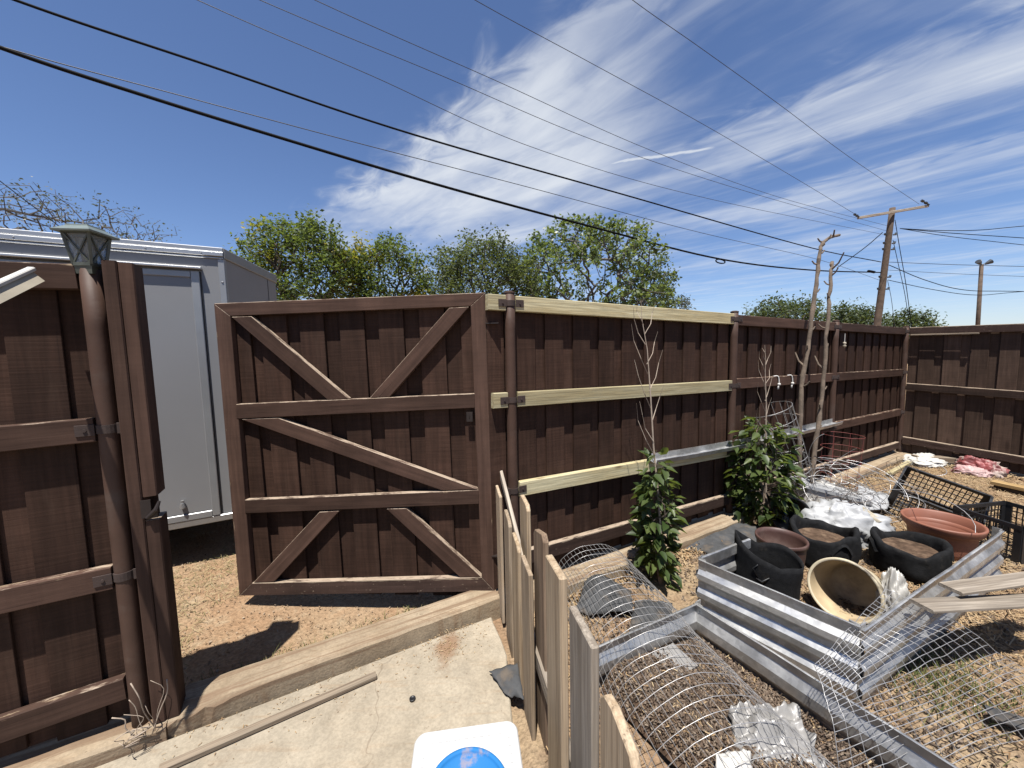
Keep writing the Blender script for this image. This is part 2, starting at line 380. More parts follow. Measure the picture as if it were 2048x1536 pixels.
M['white_lid'] = simple('scuffed_white_plastic', (0.756, 0.756, 0.744), .42, 0, .04, 9, .05, .5, ((.55, .55, .52), .56, .72, .55))
M['white_film'] = simple('dusty_white_film', (0.61, 0.598, 0.567), .4, 0, .12, 7, .25, .5, ((.38, .31, .24), .52, .76, .5))
M['grey_film'] = simple('grey_dusty_film', (.34, .33, .315), .4, 0, .15, 7, .3, .5, ((.24, .19, .14), .48, .72, .6))
M['white_board'] = simple('dusty_white_board', (0.72, 0.70, 0.65), .7, 0, .1, 6, .1, .3, ((.40, .32, .24), .54, .78, .5))
M['tan_sheet'] = simple('tan_fibreglass', (.52, .46, .35), .6, 0, .12, 9, .1)
M['blue'] = simple('blue_plastic', (.03, .22, .56), .7, 0, .06, 8, 0, .15, ((.50, .36, .28), .60, .66, .55))
M['rope'] = simple('white_rope', (0.878, 0.854, 0.805), .9, 0, .12, 40)
M['soil'] = simple('dark_soil', (.125, .082, .056), .98, 0, .4, 26, .9, .1, ((.30, .21, .14), .5, .66, .6))
M['trailer'] = simple('silver_trailer_skin', (.335, .338, .345), .5, .0, .05, 1.5, 0, .4, ((.30, .29, .28), .55, .85, .25))
M['trailer_trim'] = simple('bright_aluminium', (.62, .63, .64), .38, .7, .05, 6)
M['trailer_frame'] = simple('grey_door_frame', (.44, .45, .46), .4, .35, .06, 5)
M['gasket'] = simple('black_gasket', (.02, .02, .022), .6, 0, .1, 5)
M['lantern_metal'] = simple('verdigris_painted_metal', (.115, .125, .10), .5, .25, .25, 25, .15)
M['lantern_roof'] = simple('grey_green_roof', (.24, .29, .27), .4, .2, .15, 20)
M['red_bag'] = simple('faded_red_sack', (.30, .075, .075), .5, 0, .5, 9, .3, .4, ((.66, .54, .47), .48, .54, .9))
M['pink_bag'] = simple('faded_pink_sack', (.62, .42, .40), .5, 0, .25, 10, .3, .4, ((.30, .05, .06), .52, .60, .8))
M['rubber'] = simple('black_rubber', (.02, .02, .022), .6)
M['stone'] = simple('pale_rock', (.36, .31, .26), .9, 0, .3, 18, .7)
M['metal_lamp'] = simple('lamp_metal', (.10, .11, .12), .4, .5, .1, 5)
gl = NT('lantern_glass'); gl.b.inputs['Transmission Weight'].default_value = .85; M['glass'] = gl.done((.85, .87, .85), .25)
cb_ = NT('clear_bottle'); cb_.b.inputs['Transmission Weight'].default_value = .8; M['clear'] = cb_.done((.75, .85, .92), .1)
M['leaf_locust'] = leafm('locust_leaf', (.062, .115, .032), (.125, .175, .052), .42)
M['leaf_yellow'] = leafm('yellow_leaf', (.50, .40, .04), (.30, .29, .04), .45)
M['leaf_mesq'] = leafm('grey_green_leaf', (.075, .105, .048), (.13, .16, .070), .35)
M['leaf_elm'] = leafm('elm_leaf', (.085, .14, .042), (.19, .25, .10), .4, .4)
M['leaf_far'] = leafm('far_leaf', (.055, .085, .036), (.10, .135, .058), .25)
M['leaf_grey'] = leafm('sparse_grey_leaf', (.075, .085, .065), (.13, .14, .11), .2)
M['leaf_mul'] = leafm('glossy_mulberry_leaf', (.040, .075, .020), (.125, .165, .050), .33, .46)
M['grass_dry'] = chipm('dry_grass_blade', [(.44, .34, .18), (.52, .43, .25), (.30, .24, .11), (.16, .18, .06)])
M['grass_green'] = chipm('green_grass_blade', [(.09, .13, .035), (.15, .18, .06), (.28, .25, .11)])
M['straw'] = chipm('straw_and_chips', [(.24, .145, .075), (.50, .35, .19), (.34, .21, .11), (.62, .48, .29), (.40, .27, .15)])
M['chips'] = chipm('dark_bark_chips', [(.085, .06, .045), (.20, .145, .105), (.13, .09, .064), (.36, .285, .215), (.08, .056, .042)])
M['pebble'] = chipm('small_stones', [(.40, .28, .17), (.30, .19, .11), (.50, .40, .29), (.24, .15, .09)])

# dirt
q = NT('dirt'); tcn = q.n('ShaderNodeTexCoord'); v = tcn.outputs['Object']
n1 = q.noise(v, 1.3, 6, .6); n2 = q.noise(v, 9, 6, .65); n3 = q.noise(v, 60, 4, .6)
spx = q.n('ShaderNodeSeparateXYZ'); q.l(v, spx.inputs[0])
nd = q.math('ADD', q.math('MULTIPLY', q.math('ADD', spx.outputs[0], .041), -DR.y), q.math('MULTIPLY', q.math('SUBTRACT', spx.outputs[1], 2.179), DR.x))
alley = q.ramp(q.math('ADD', nd, q.math('MULTIPLY', q.math('SUBTRACT', n2, .5), .15)), -.02, .06)
al = q.mix(q.ramp(n1, .35, .65), (.42, .265, .155), (.47, .335, .21)); al = q.mix(q.ramp(n2, .50, .72, 0, .75), al, (.52, .41, .275)); al = q.mix(q.ramp(q.noise(v, 3.1, 5, .7), .52, .70, 0, .55), al, (.36, .21, .115))
ga = q.mix(q.ramp(n1, .38, .62), (.36, .235, .145), (.46, .345, .22)); ga = q.mix(q.ramp(n2, .48, .7, 0, .7), ga, (.27, .185, .12))
c = q.mix(alley, ga, al); c = q.scale(c, q.ramp(n3, .25, .75, .72, 1.25))
q.bump(q.math('ADD', q.math('MULTIPLY', n2, .6), n3), .8, .02); M['dirt'] = q.done(c, .97, 0, .1)
# concrete
def concrete(name, a, b, dirt, amt, stain=None, lines=False):
    q = NT(name); v = q.obj((1, 1, 1), False); n1 = q.noise(v, 2.2, 7, .62); n2 = q.noise(v, 14, 5); n3 = q.noise(v, 90, 3); sk = q.noise(q.obj((2, 16, 2), False), 2, 5, .6, .5)
    c = q.mix(q.ramp(n1, .36, .64), a, b); c = q.mix(q.ramp(sk, .52, .76, 0, amt), c, dirt); c = q.scale(c, q.ramp(n2, .3, .7, .9, 1.08)); c = q.scale(c, q.ramp(n3, .25, .75, .88, 1.1))
    big = q.noise(v, .9, 6, .7); c = q.scale(c, q.ramp(big, .3, .7, .84, 1.1)); c = q.mix(q.ramp(q.noise(v, 5.5, 7, .72), .56, .74, 0, .45), c, (.33, .245, .165))
    c = q.mix(q.ramp(q.noise(v, 38, 3, .6), .66, .74, 0, .5), c, (.20, .15, .105))
    if not lines:
        ve = q.n('ShaderNodeTexVoronoi', feature='DISTANCE_TO_EDGE'); ve.inputs['Scale'].default_value = 1.35; wv_ = q.n('ShaderNodeVectorMath', operation='ADD'); nz3 = q.n('ShaderNodeTexNoise'); nz3.inputs['Scale'].default_value = 7; q.l(v, nz3.inputs['Vector'])
        sc3 = q.scale(nz3.outputs['Color'], .16); q.l(v, wv_.inputs[0]); q.l(sc3, wv_.inputs[1]); q.l(wv_.outputs[0], ve.inputs['Vector'])
        c = q.mix(q.math('MULTIPLY', q.ramp(ve.outputs['Distance'], .001, .005, .4, 0), q.ramp(q.noise(v, 1.7, 3), .45, .58)), c, (.17, .125, .085))
    if lines:
        mp2 = q.n('ShaderNodeMapping'); mp2.inputs['Rotation'].default_value = (0, 0, -math.atan2(DR.y, DR.x)); tcy = q.n('ShaderNodeTexCoord'); q.l(tcy.outputs['Object'], mp2.inputs[0])
        mp3 = q.n('ShaderNodeMapping'); mp3.inputs['Scale'].default_value = (.9, 34, 20); q.l(mp2.outputs[0], mp3.inputs[0]); ln = q.noise(mp3.outputs[0], 1, 5, .6); c = q.mix(q.ramp(ln, .48, .60, 0, .8), c, (.25, .165, .105)); c = q.mix(q.ramp(ln, .28, .40, .4, 0), c, (.60, .50, .37))
    if stain:
        ds = q.n('ShaderNodeVectorMath', operation='DISTANCE'); mp_ = q.n('ShaderNodeMapping'); mp_.inputs['Scale'].default_value = (1.6, .75, 1); tcx = q.n('ShaderNodeTexCoord'); q.l(tcx.outputs['Object'], mp_.inputs[0]); q.l(mp_.outputs[0], ds.inputs[0]); ds.inputs[1].default_value = (stain[0]*1.6, stain[1]*.75, .018)
        f_ = q.ramp(q.math('ADD', ds.outputs['Value'], q.math('MULTIPLY', q.math('SUBTRACT', n2, .5), .22)), .02, .11, .8, 0); c = q.mix(f_, c, (.30, .175, .10))
    q.bump(q.math('ADD', q.math('MULTIPLY', n2, .5), n3), .35, .006); return q.done(c, .9, 0, .2)
M['slab'] = concrete('pale_concrete', (.50, .435, .335), (.45, .385, .29), (.40, .285, .18), .5, tuple(G(895, 1300, 0))[:2])
M['curb'] = concrete('stained_curb_concrete', (.50, .40, .28), (.41, .315, .21), (.34, .22, .13), .7, None, True)

# ------------------------------------------------------------------ ground
def axis(lo, hi, st, far):
    a = np.arange(lo, hi+1e-6, st); o = [st]
    while sum(o) < far: o.append(o[-1]*1.45)
    cs = np.cumsum(o); return np.concatenate([(lo-cs)[::-1], a, hi+cs])
gx = axis(-4.5, 7.5, .045, 600); gy = axis(.2, 6.5, .045, 600)
XX, YY = np.meshgrid(gx, gy)
def ground_h(x, y):
    x = np.asarray(x, float); y = np.asarray(y, float)
    nn = -DR.y*(x+.041)+DR.x*(y-2.179)
    near = np.clip((x+6)/2, 0, 1)*np.clip((9-x)/2, 0, 1)*np.clip((8-y)/2, 0, 1)
    h = (fbm(x*.9, y*.9, 3)-.5)*.05+(fbm(x*6, y*6, 9)-.5)*.022+(fbm(x*22, y*22, 5, 2)-.5)*.008
    garden = np.clip((x-.15+.19*(y-1.4)*0)*3, 0, 1)*(nn < 0)
    slab = (nn < 0.0)*(x < .02)*(y < 2.4)
    al_ = np.clip((nn-.10)/.15, 0, 1)*np.clip((1.2-nn)/.4, 0, 1)*(x < .4)
    return h*near*(1-slab)*(1-.55*al_)-.048*al_-.03*slab-.004+.03*np.clip((x-3)*.4, 0, 1)*garden
ZZ = ground_h(XX, YY)
nx, ny = len(gx), len(gy)
idx = np.arange(nx*ny).reshape(ny, nx)
Fg = np.stack([idx[:-1, :-1].ravel(), idx[:-1, 1:].ravel(), idx[1:, 1:].ravel(), idx[1:, :-1].ravel()], 1)
gnd = put('ground', mesh_from('ground', np.stack([XX.ravel(), YY.ravel(), ZZ.ravel()], 1), Fg, True), M['dirt']); tag(gnd, kind='structure')
def gz(x, y): return float(ground_h(np.array([x]), np.array([y]))[0])

# concrete slab beside the gate: outline on the ground, slightly rough edge on the garden side
def slab_poly():
    P = [FP(-4.2, -.06, 0), FP(-.16, -.075, 0), Vector((-.135, 1.99, 0)), Vector((-.085, 1.86, 0)), Vector((-.055, 1.76, 0)), Vector((-.045, 1.60, 0)), Vector((-.03, 1.45, 0)), Vector((.0, 1.2, 0)), Vector((.02, .6, 0)), Vector((.02, -1.5, 0)), Vector((-4.5, -1.5, 0))]
    return P
pp = slab_poly(); k = len(pp)
V = [(p.x, p.y, .018) for p in pp]+[(p.x+.0, p.y, -.08) for p in pp]
F = [tuple(range(k-1, -1, -1)), tuple(range(k, 2*k))]+[(i, (i+1) % k, k+(i+1) % k, k+i) for i in range(k)]
slab = put('concrete_slab', mesh_from('concrete_slab', V, F), M['slab']); tag(slab, kind='structure'); bevel(slab, .006)

# curb under the fence line
def curb_piece(s0, s1, n0, n1, h, seed, rough_end=False):
    mb = MB(); N = int((s1-s0)/.03)+1; prof0 = [(n0, -.06), (n0+.004, h-.012), (n0+.014, h), (n0+(n1-n0)*.36, h+.002), (n0+(n1-n0)*.40, h-.004), (n0+(n1-n0)*.44, h+.001), (n1-.012, h-.001), (n1, h-.015), (n1, -.06)]
    Vs = []
    for i in range(N):
        s = s0+(s1-s0)*i/(N-1); e = max(0, 1-(s-s0)/.30) if rough_end else 0
        for j, (n, z) in enumerate(prof0):
            w = (mnoise.noise(Vector((s*9, n*20, z*20+seed)))*.004)+e*mnoise.noise(Vector((s*38, n*40, z*40+seed)))*.022
            zz = z+(w if z > 0 else 0)-(e*.018 if z > 0 and n < n0+.05 else 0)
            Vs.append(FP(s, n+(w*.8 if j < 3 else 0)+(-e*.012 if j < 3 else 0), zz))
    k = len(prof0)
    for i in range(N-1):
        for j in range(k-1): mb.F.append((i*k+j, (i+1)*k+j, (i+1)*k+j+1, i*k+j+1))
    mb.F.append(tuple(range(k))); mb.F.append(tuple(range((N-1)*k+k-1, (N-1)*k-1, -1))); mb.V = Vs
    return mb
cu1 = curb_piece(-1.60, -.085, -.052, .108, .098, 1, True).build('concrete_curb', M['curb']); tag(cu1, kind='structure')
cu2 = curb_piece(-.083, 6.05, -.145, .09, .085, 5).build('concrete_curb', M['curb']); tag(cu2, kind='structure')
cu3 = curb_piece(-4.2, -1.602, -.075, .10, .080, 8).build('concrete_curb', M['curb']); tag(cu3, kind='structure')

# ------------------------------------------------------------------ fences
RAILH = .089
def zat(x, y): return PL(x, y, A0, NN).z
def rail_line(a, b):
    """a, b = (x, ytop, ybottom) in the survey photo -> function s -> centre height"""
    pa = PL(a[0], (a[1]+a[2])/2, A0-NN*.019, NN); pb = PL(b[0], (b[1]+b[2])/2, A0-NN*.019, NN)
    sa, sb = FS(pa), FS(pb); return lambda s: pa.z+(pb.z-pa.z)*(s-sa)/(sb-sa)
FACE = -NN
def fence_boards(parent, s0, s1, zb, zt, pitch, w, mat, first, O=FP, face=FACE, seed=1):
    r = random.Random(seed); s = first
    while s-pitch+w > s0: s -= pitch
    while s < s1:
        for kind in (0, 1):
            a = s if kind == 0 else s-(pitch-w)/2-w/2; b = a+w
            a2 = max(a, s0); b2 = min(b, s1)
            if b2-a2 < .03: continue
            n = .029+r.uniform(0, .002) if kind == 0 else .0455+r.uniform(0, .002); m_ = (a2+b2)/2
            z0 = zb(m_)+r.uniform(-.006, .01); z1 = zt(m_)+r.uniform(-.008, .003); tl = r.uniform(-.003, .003)
            timber('board', O(m_-tl, n, z0), O(m_+tl, n, z1), b2-a2-.001, .0125, face, mat, parent, .0015)
        s += pitch
def pipe_post(parent, base, top, r=.0305, mat='pipe', cap=True, bands=(), bandmat='bracket', tabdir=DR, bare=None):
    mb = MB(); N = 10; pts = [Vector(base).lerp(Vector(top), i/(N-1)) for i in range(N)]; mb.tube(pts, r, 20)
    po = mb.build('post', M[mat], parent, True)
    if cap:
        c = MB(); x = (Vector(top)-Vector(base)).normalized(); c.tube([Vector(top)-x*.004, Vector(top)+x*.004, Vector(top)+x*.010], [r+.002, r+.002, r*.5], 20); c.build('cap', M[mat], po)
    for z in bands:
        f = (z-base[2])/(top[2]-base[2]); p = Vector(base).lerp(Vector(top), f)
        b = MB(); b.tube([p-Vector((0, 0, .016)), p+Vector((0, 0, .016))], r+.0035, 20)
        for sg in (-1, 1):
            q_ = p+tabdir*sg*(r+.026)-NN*.0215*(1 if tabdir is DR else 0); b.beam(q_-tabdir*.026, q_+tabdir*.026, .042, .004, tabdir.cross(Vector((0, 0, 1))), .001)
            b.tube([q_-tabdir.cross(Vector((0, 0, 1)))*-.006, q_-tabdir.cross(Vector((0, 0, 1)))*.006], .006, 6)
        bo = b.build('bracket', M[bandmat], po)
    return po

# main fence, with three fresh rails in its first bay
mf = thing('board_fence', FP(3, 0, 0), 'long dark brown board fence with steel pipe posts and three fresh pale rails', 'fence')
L_top = rail_line((1038, 591, 624), (1450, 628, 645)); L_mid = rail_line((1038, 784, 814), (1446, 763, 782))
L_thr = rail_line((1044, 964, 993), (1446, 897, 914)); L_bot = rail_line((1091, 1091, 1117), (1450, 991, 1011))
L_topB = rail_line((1475, 632, 648), (1800, 655, 668)); L_midB = rail_line((1472, 760, 776), (1797, 740, 751))
L_thrB = rail_line((1673, 845, 860), (1795, 820, 832)); L_botB = rail_line((1672, 920, 938), (1792, 885, 899))
sP = [FS(PL(1013, 600, A0, NN))+.02, 2.21, 4.02, 5.96]
def piece(nm, s0, s1, fn, mat, par, n=0.0, t=.038, w=RAILH):
    return timber(nm, FP(s0, n, fn(s0)), FP(s1, n, fn(s1)), w, t, FACE, M[mat], par, .003)
piece('rail', -.105, sP[0]-.034, L_top, 'new_wood', mf); piece('rail', sP[0]+.034, sP[1]-.034, L_top, 'new_wood', mf)
piece('rail', -.085, sP[0]-.034, L_mid, 'new_wood', mf); piece('rail', sP[0]+.034, sP[1]-.034, L_mid, 'new_wood', mf)
piece('rail', sP[0]+.034, sP[1]-.034, L_thr, 'new_wood', mf); piece('rail', sP[0]-.02, sP[1]-.034, L_bot, 'brown_old', mf, -.005)
for s0, s1 in ((sP[1], sP[2]), (sP[2], sP[3])):
    for fn, m_ in ((L_topB, 'brown_rail'), (L_midB, 'brown_rail'), (L_thrB, 'brown_rail'), (L_botB, 'brown_old')):
        piece('rail', s0+.034, s1-.034, fn, m_, mf, -.002 if fn is L_botB else 0)
for i, s in enumerate(sP):
    T, Bm, Th = (L_top, L_mid, L_thr) if i < 2 else (L_topB, L_midB, L_thrB)
    zt = T(s)+.062; lean = (-.005, 0, .02, .05)[i]
    pipe_post(mf, FP(s+lean, -.0, -.05), FP(s, 0, zt), .0305, 'pipe' if i != 0 else 'pipe', True, (T(s), Bm(s), Th(s)), 'bracket')
zb_main = lambda s: .10 if s < 2.2 else .105
zt_main = lambda s: (L_top(s) if s < 2.2 else L_topB(s))+RAILH/2-.008
fence_boards(mf, -.10, 5.99, zb_main, zt_main, .2165, .14, M['brown'], .086, seed=3)

# left fence with the gate jamb
lf = thing('board_fence', FP(-2.4, 0, 0), 'brown board fence section with gate jamb and lantern post at the left edge', 'fence')
l1 = rail_line((1, 523, 575), (150, 533, 573)); l2 = rail_line((1, 856, 901), (150, 842, 886)); l3 = rail_line((1, 1178, 1231), (220, 1134, 1181)); l4 = rail_line((1, 1439, 1489), (244, 1361, 1399))
sL = FS(PL(213, 970, A0, NN))+.024
for fn in (l1, l2, l3, l4): piece('rail', -4.2, sL-.033, fn, 'brown_rail', lf)
fence_boards(lf, -4.2, FS(PL(275, 620, A0-NN*.05, NN))-.01, lambda s: .105, lambda s: l1(s)+RAILH/2-.01, .2165, .14, M['brown'], -1.939, seed=9)
lp = pipe_post(lf, FP(sL, 0, -.03), FP(sL, 0, 1.885), .0305, 'pipe', False, (l2(sL), l3(sL)), 'bracket')
JT = 1.915
jx = [FS(PL(x, 620, A0-NN*.05, NN)) for x in (211, 243, 275)]; j1, j2 = (jx[0]+jx[1])/2, (jx[1]+jx[2])/2; jw = jx[1]-jx[0]
timber('jamb', FP(j1, -.012, .085), FP(j1, -.012, JT), jw-.002, .075, FACE, M['brown_gate'], lf, .004)
timber('jamb', FP(j2, -.006, .085), FP(j2, -.006, .925), jw, .085, FACE, M['brown_gate'], lf, .004)
timber('jamb', FP(j2, -.002, 1.02), FP(j2, -.002, JT-.004), jw+.001, .088, FACE, M['brown_gate'], lf, .004)
mb = MB(); lz = .97
mb.beam(FP(j2-.012, -.055, lz-.03), FP(j2-.012, -.055, lz+.04), .03, .006, FACE); mb.tube([FP(j2-.01, -.06, lz-.03), FP(j2+.02, -.066, lz), FP(j2+.03, -.06, lz+.03)], [.007, .009, .005], 8)
mb.beam(FP(j2-.01, -.05, lz-.02), FP(j2+.02, -.05, lz-.02), .03, .012, FACE); mb.build('latch', M['iron'], lf)

# right fence
CORN = FP(sP[3]+.03, 0, 0); D2 = Vector((DR.y, -DR.x, 0)); N2 = Vector((DR.x, DR.y, 0))
def RP(s, n, z): return CORN+D2*s+N2*n+Vector((0, 0, z))
def rail2(a, b):
    pa = PL(a[0], (a[1]+a[2])/2, CORN, N2); pb = PL(b[0], (b[1]+b[2])/2, CORN, N2)
    sa, sb = (pa-CORN).dot(D2), (pb-CORN).dot(D2); return lambda s: pa.z+(pb.z-pa.z)*(s-sa)/(sb-sa)
rf = thing('board_fence', RP(1.5, 0, 0), 'dusty brown board fence across the back of the yard, three rails', 'fence')
r1 = rail2((1815, 655, 669), (2046, 648, 662)); r2 = rail2((1815, 766, 780), (2046, 782, 799)); r3 = rail2((1815, 874, 888), (2046, 912, 930))
F2 = -N2
for fn in (r1, r2, r3): timber('rail', RP(.035, -.0, fn(0)), RP(4.6, 0, fn(4.6)), RAILH, .038, F2, M['brown_old'] if fn is not r2 else M['brown_dusty'], rf)
timber('cap_strip', RP(.05, -.03, r1(.0)-.055), RP(.62, -.03, r1(.6)-.052), .018, .02, F2, M['plank'], rf)
fence_boards(rf, .02, 4.6, lambda s: .05, lambda s: r1(s)+.03,   .2165, .14, M['brown_dusty_board'], .12, RP, F2, seed=5)
pipe_post(rf, RP(2.45, -.05, -.05), RP(2.45, -.05, r1(2.45)+.05), .0305, 'pipe', True, (), 'pipe', D2)

# ------------------------------------------------------------------ gate
GR = Vector((-.118, 2.150, 0)); GL = Vector((-1.753, 2.252, 0)); GXd = (GR-GL).normalized(); GN = Vector((GXd.y, -GXd.x, 0))   # GN faces the yard
def gp(zx, zy): return PL(400+zx/2.194, 550+zy/2.194, GR, GN)
gate = thing('wooden_gate', (GR+GL)/2, 'open brown wooden gate with diagonal braces, swung out toward the trailer', 'gate')
TL, TR, BRc, BL = gp(60, 125), gp(1250, 77), gp(1293, 1388), gp(172, 1408)
iTL, iTR, iBR, iBL = gp(132, 180), gp(1187, 136), gp(1236, 1326), gp(228, 1352)
GT = .034
plank_poly('frame_top', [TL, TR, iTR, iTL], GN, GT, M['brown_gate'], gate)
plank_poly('frame_bottom', [iBL, iBR, BRc, BL], GN, GT, M['brown_old'], gate)
plank_poly('stile', [TL, BL, iBL, iTL], GN, GT+.002, M['brown_gate'], gate)
plank_poly('stile', [TR, BRc, iBR, iTR], GN, GT+.002, M['brown_gate'], gate)
e1 = lambda p, f=.002: p+GN*f
def mid(q4): return [e1(gp(*a)) for a in q4]
plank_poly('rail', mid([(158, 567), (1206, 520), (1206, 583), (160, 631)]), GN, GT, M['brown_gate'], gate)
plank_poly('rail', mid([(196, 987), (1224, 943), (1224, 1004), (198, 1046)]), GN, GT, M['brown_gate'], gate)
for b in ([(137, 184), (224, 181), (653, 543), (560, 548)], [(745, 539), (1093, 144), (1181, 139), (832, 535)], [(178, 633), (342, 627), (1218, 940), (1062, 946)], [(234, 1350), (524, 1040), (612, 1035), (326, 1346)], [(817, 1026), (905, 1024), (1236, 1326), (1140, 1326)]):
    P4 = [gp(*a) for a in b]
    if b[0] == (745, 539): P4 = [gp(745, 539), gp(1093, 144), gp(1181, 139), gp(832, 535)]
    plank_poly('brace', [P4[0], P4[3], P4[2], P4[1]] if False else P4, GN, GT, M['brown_gate'], gate)
r = random.Random(4)
gW = (TR-TL).length
nearL = [158, 258, 430, 608, 781, 963, 1147]
def gu(zx): return (gp(zx, 300)-GR).dot(GXd)
nears = [gu(x) for x in nearL]
zgb, zgt = min(BL.z, BRc.z)+.006, 1.885
uL, uR = (TL-GR).dot(GXd)+.03, (TR-GR).dot(GXd)-.012
def gpt(u, w, z): return GR+GXd*u-GN*w+Vector((0, 0, z))
slant = (BL-TL).dot(GXd)/(TL.z-BL.z)
for i, u in enumerate(nears):
    a, b = max(u, uL+.02), u+.152
    if i == 0: a, b = uL-.02, gu(207)
    if i == 1: a, b = gu(256), gu(372)
    if i == len(nears)-1: b = min(b, uR)
    m_ = (a+b)/2; timber('board', gpt(m_+.01, GT+.0105, zgb), gpt(m_-.01, GT+.0105, zgt), b-a, .016, GN, M['brown'], gate, .0015)
    b2 = nears[i+1] if i+1 < len(nears) else None
    if b2 is not None:
        a_, b_ = b-.03, b2+.03; m_ = (a_+b_)/2
        timber('board', gpt(m_+.01, GT+.031, zgb+.002), gpt(m_-.01, GT+.031, zgt-.005), b_-a_, .016, GN, M['brown'], gate, .0015)
mb = MB(); lc = gp(1183, 622); mb.beam(lc-Vector((0, 0, .028)), lc+Vector((0, 0, .028)), .038, .012, GN, .002); mb.tube([lc+GN*.006+Vector((0, 0, .012)), lc+GN*.006-Vector((0, 0, .004))], .004, 6); mb.build('latch_plate', M['iron'], gate)
mb = MB(); 
for zz in (1.72, .32):
    h0 = gpt(uR+.012, .012, zz); mb.tube([h0-Vector((0, 0, .05)), h0+Vector((0, 0, .05))], .008, 8); mb.beam(h0, h0+(FP(-.035, -.01, zz)-h0), .035, .006, Vector((0, 0, 1)))
mb.build('hinge', M['iron'], gate)

# ------------------------------------------------------------------ trailer behind the gate
TB = DY(461, 700, 2.82); TB.z = 0
tdx = Vector((DR.x, DR.y, 0)); TA = TB-tdx*4.3
TC = DY(561, 700, 3.76); TC.z = 0
TD = TC+(TA-TB).normalized()*.35+Vector((-.55, 1.05, 0)); TE = TA+NN*2.0
zb, zt = .315, 2.335
tr = thing('cargo_trailer', (TA+TB)/2+NN*.9, 'silver grey enclosed cargo trailer parked behind the open gate', 'trailer')
plan = [TA, TB, TC, TD, TE]; kk = len(plan)
Vv = [Vector((p.x, p.y, zb)) for p in plan]+[Vector((p.x, p.y, zt)) for p in plan]
Ff = [tuple(range(kk-1, -1, -1)), tuple(range(kk, 2*kk))]+[(i, (i+1) % kk, kk+(i+1) % kk, kk+i) for i in range(kk)]
MB().add(Vv, Ff).build('body', M['trailer'], tr)
TN = Vector((tdx.y, -tdx.x, 0))
def tp(px, py, off=0.0): return PL(px, py, TB+TN*off, TN)
def tq(s, z, off): return TB+tdx*s+TN*off+Vector((0, 0, z))
# roof cove, three stepped strips
for (z0, z1, off) in ((zt-.052, zt-.038, .010), (zt-.036, zt-.004, .020), (zt-.002, zt+.030, .012)):
    mb = MB(); mb.beam(tq(-4.3, (z0+z1)/2, off/2), tq(.004, (z0+z1)/2, off/2), z1-z0, off, TN, .004); mb.build('roof_trim', M['trailer_trim'], tr)
nd_ = (TC-TB).normalized(); nn_ = Vector((nd_.y, -nd_.x, 0))
mb = MB(); mb.beam(TB+Vector((0, 0, zt-.008))+nn_*.006, TC+Vector((0, 0, zt-.008))+nn_*.006, .075, .014, nn_, .004); mb.build('nose_trim', M['trailer_frame'], tr)
mb = MB(); ro = [Vector((p.x, p.y, 0)) for p in plan]; ce = sum(ro, Vector())/kk
mb.add([p+Vector((0, 0, zt+.002)) for p in ro]+[ce+(p-ce)*.8+Vector((0, 0, zt+.05)) for p in ro], [tuple(range(kk, 2*kk))]+[(i, (i+1) % kk, kk+(i+1) % kk, kk+i) for i in range(kk)]); mb.build('roof', M['trailer_trim'], tr)
mb = MB(); mb.beam(tq(-.012, zb, .004), tq(-.012, zt-.055, .004), .038, .008, TN, .002); mb.beam(TB+nn_*.004+nd_*.014+Vector((0, 0, zb)), TB+nn_*.004+nd_*.014+Vector((0, 0, zt-.05)), .03, .008, nn_, .002)
ct = mb.build('corner_trim', M['trailer_frame'], tr)
mb = MB()
for i in range(12):
    c_ = tq(-.012, zb+.1+i*.17, .009); mb.tube([c_, c_+TN*.004], [.008, .004], 8)
mb.build('rivet', M['trailer_trim'], ct)
mb = MB()
for i in range(14): c_ = tq(-.12-.3*i, zt-.02, .020); mb.tube([c_, c_+TN*.004], [.006, .003], 8)
mb.build('screw', M['trailer_frame'], tr)
sm = TB.lerp(TC, .80); MB().beam(sm+nn_*.001+Vector((0, 0, zb)), sm+nn_*.001+Vector((0, 0, zt-.05)), .004, .004, nn_).build('panel_seam', M['gasket'], tr)
mb = MB(); mb.beam(tq(-4.3, zb+.02, .008), tq(0, zb+.02, .008), .05, .016, TN, .004); mb.build('sill_trim', M['trailer_trim'], tr)
# ramp door with frame
sD = (tp(412, 700)-TB).dot(tdx); zD = tp(412, 545).z; zDb = tp(440, 1022).z
DW = 1.05
mb = MB(); mb.beam(tq(sD-DW+.02, (zD+zDb)/2, .004), tq(sD-.02, (zD+zDb)/2, .004), zD-zDb-.05, .012, TN, .003); dr_ = mb.build('door', M['trailer'], tr)
mb = MB()
mb.beam(tq(sD-.022, zDb-.02, .009), tq(sD-.022, zD, .009), .05, .02, TN, .004); mb.beam(tq(sD-DW, zDb-.002, .009), tq(sD-.048, zDb-.002, .009), .05, .02, TN, .004); mb.beam(tq(sD-DW, zD-.022, .009), tq(sD-.048, zD-.022, .009), .045, .02, TN, .004)
mb.build('door_frame', M['trailer_frame'], dr_)
mb = MB(); mb.beam(tq(sD+.008, zDb-.03, .003), tq(sD+.008, zD, .003), .008, .008, TN); mb.build('gasket', M['gasket'], dr_)
mb = MB(); mb.beam(tq(sD-DW-.05, zD+.022, .022), tq(sD+.02, zD+.022, .022), .018, .045, TN, .004); mb.build('drip_rail', M['trailer_trim'], tr)
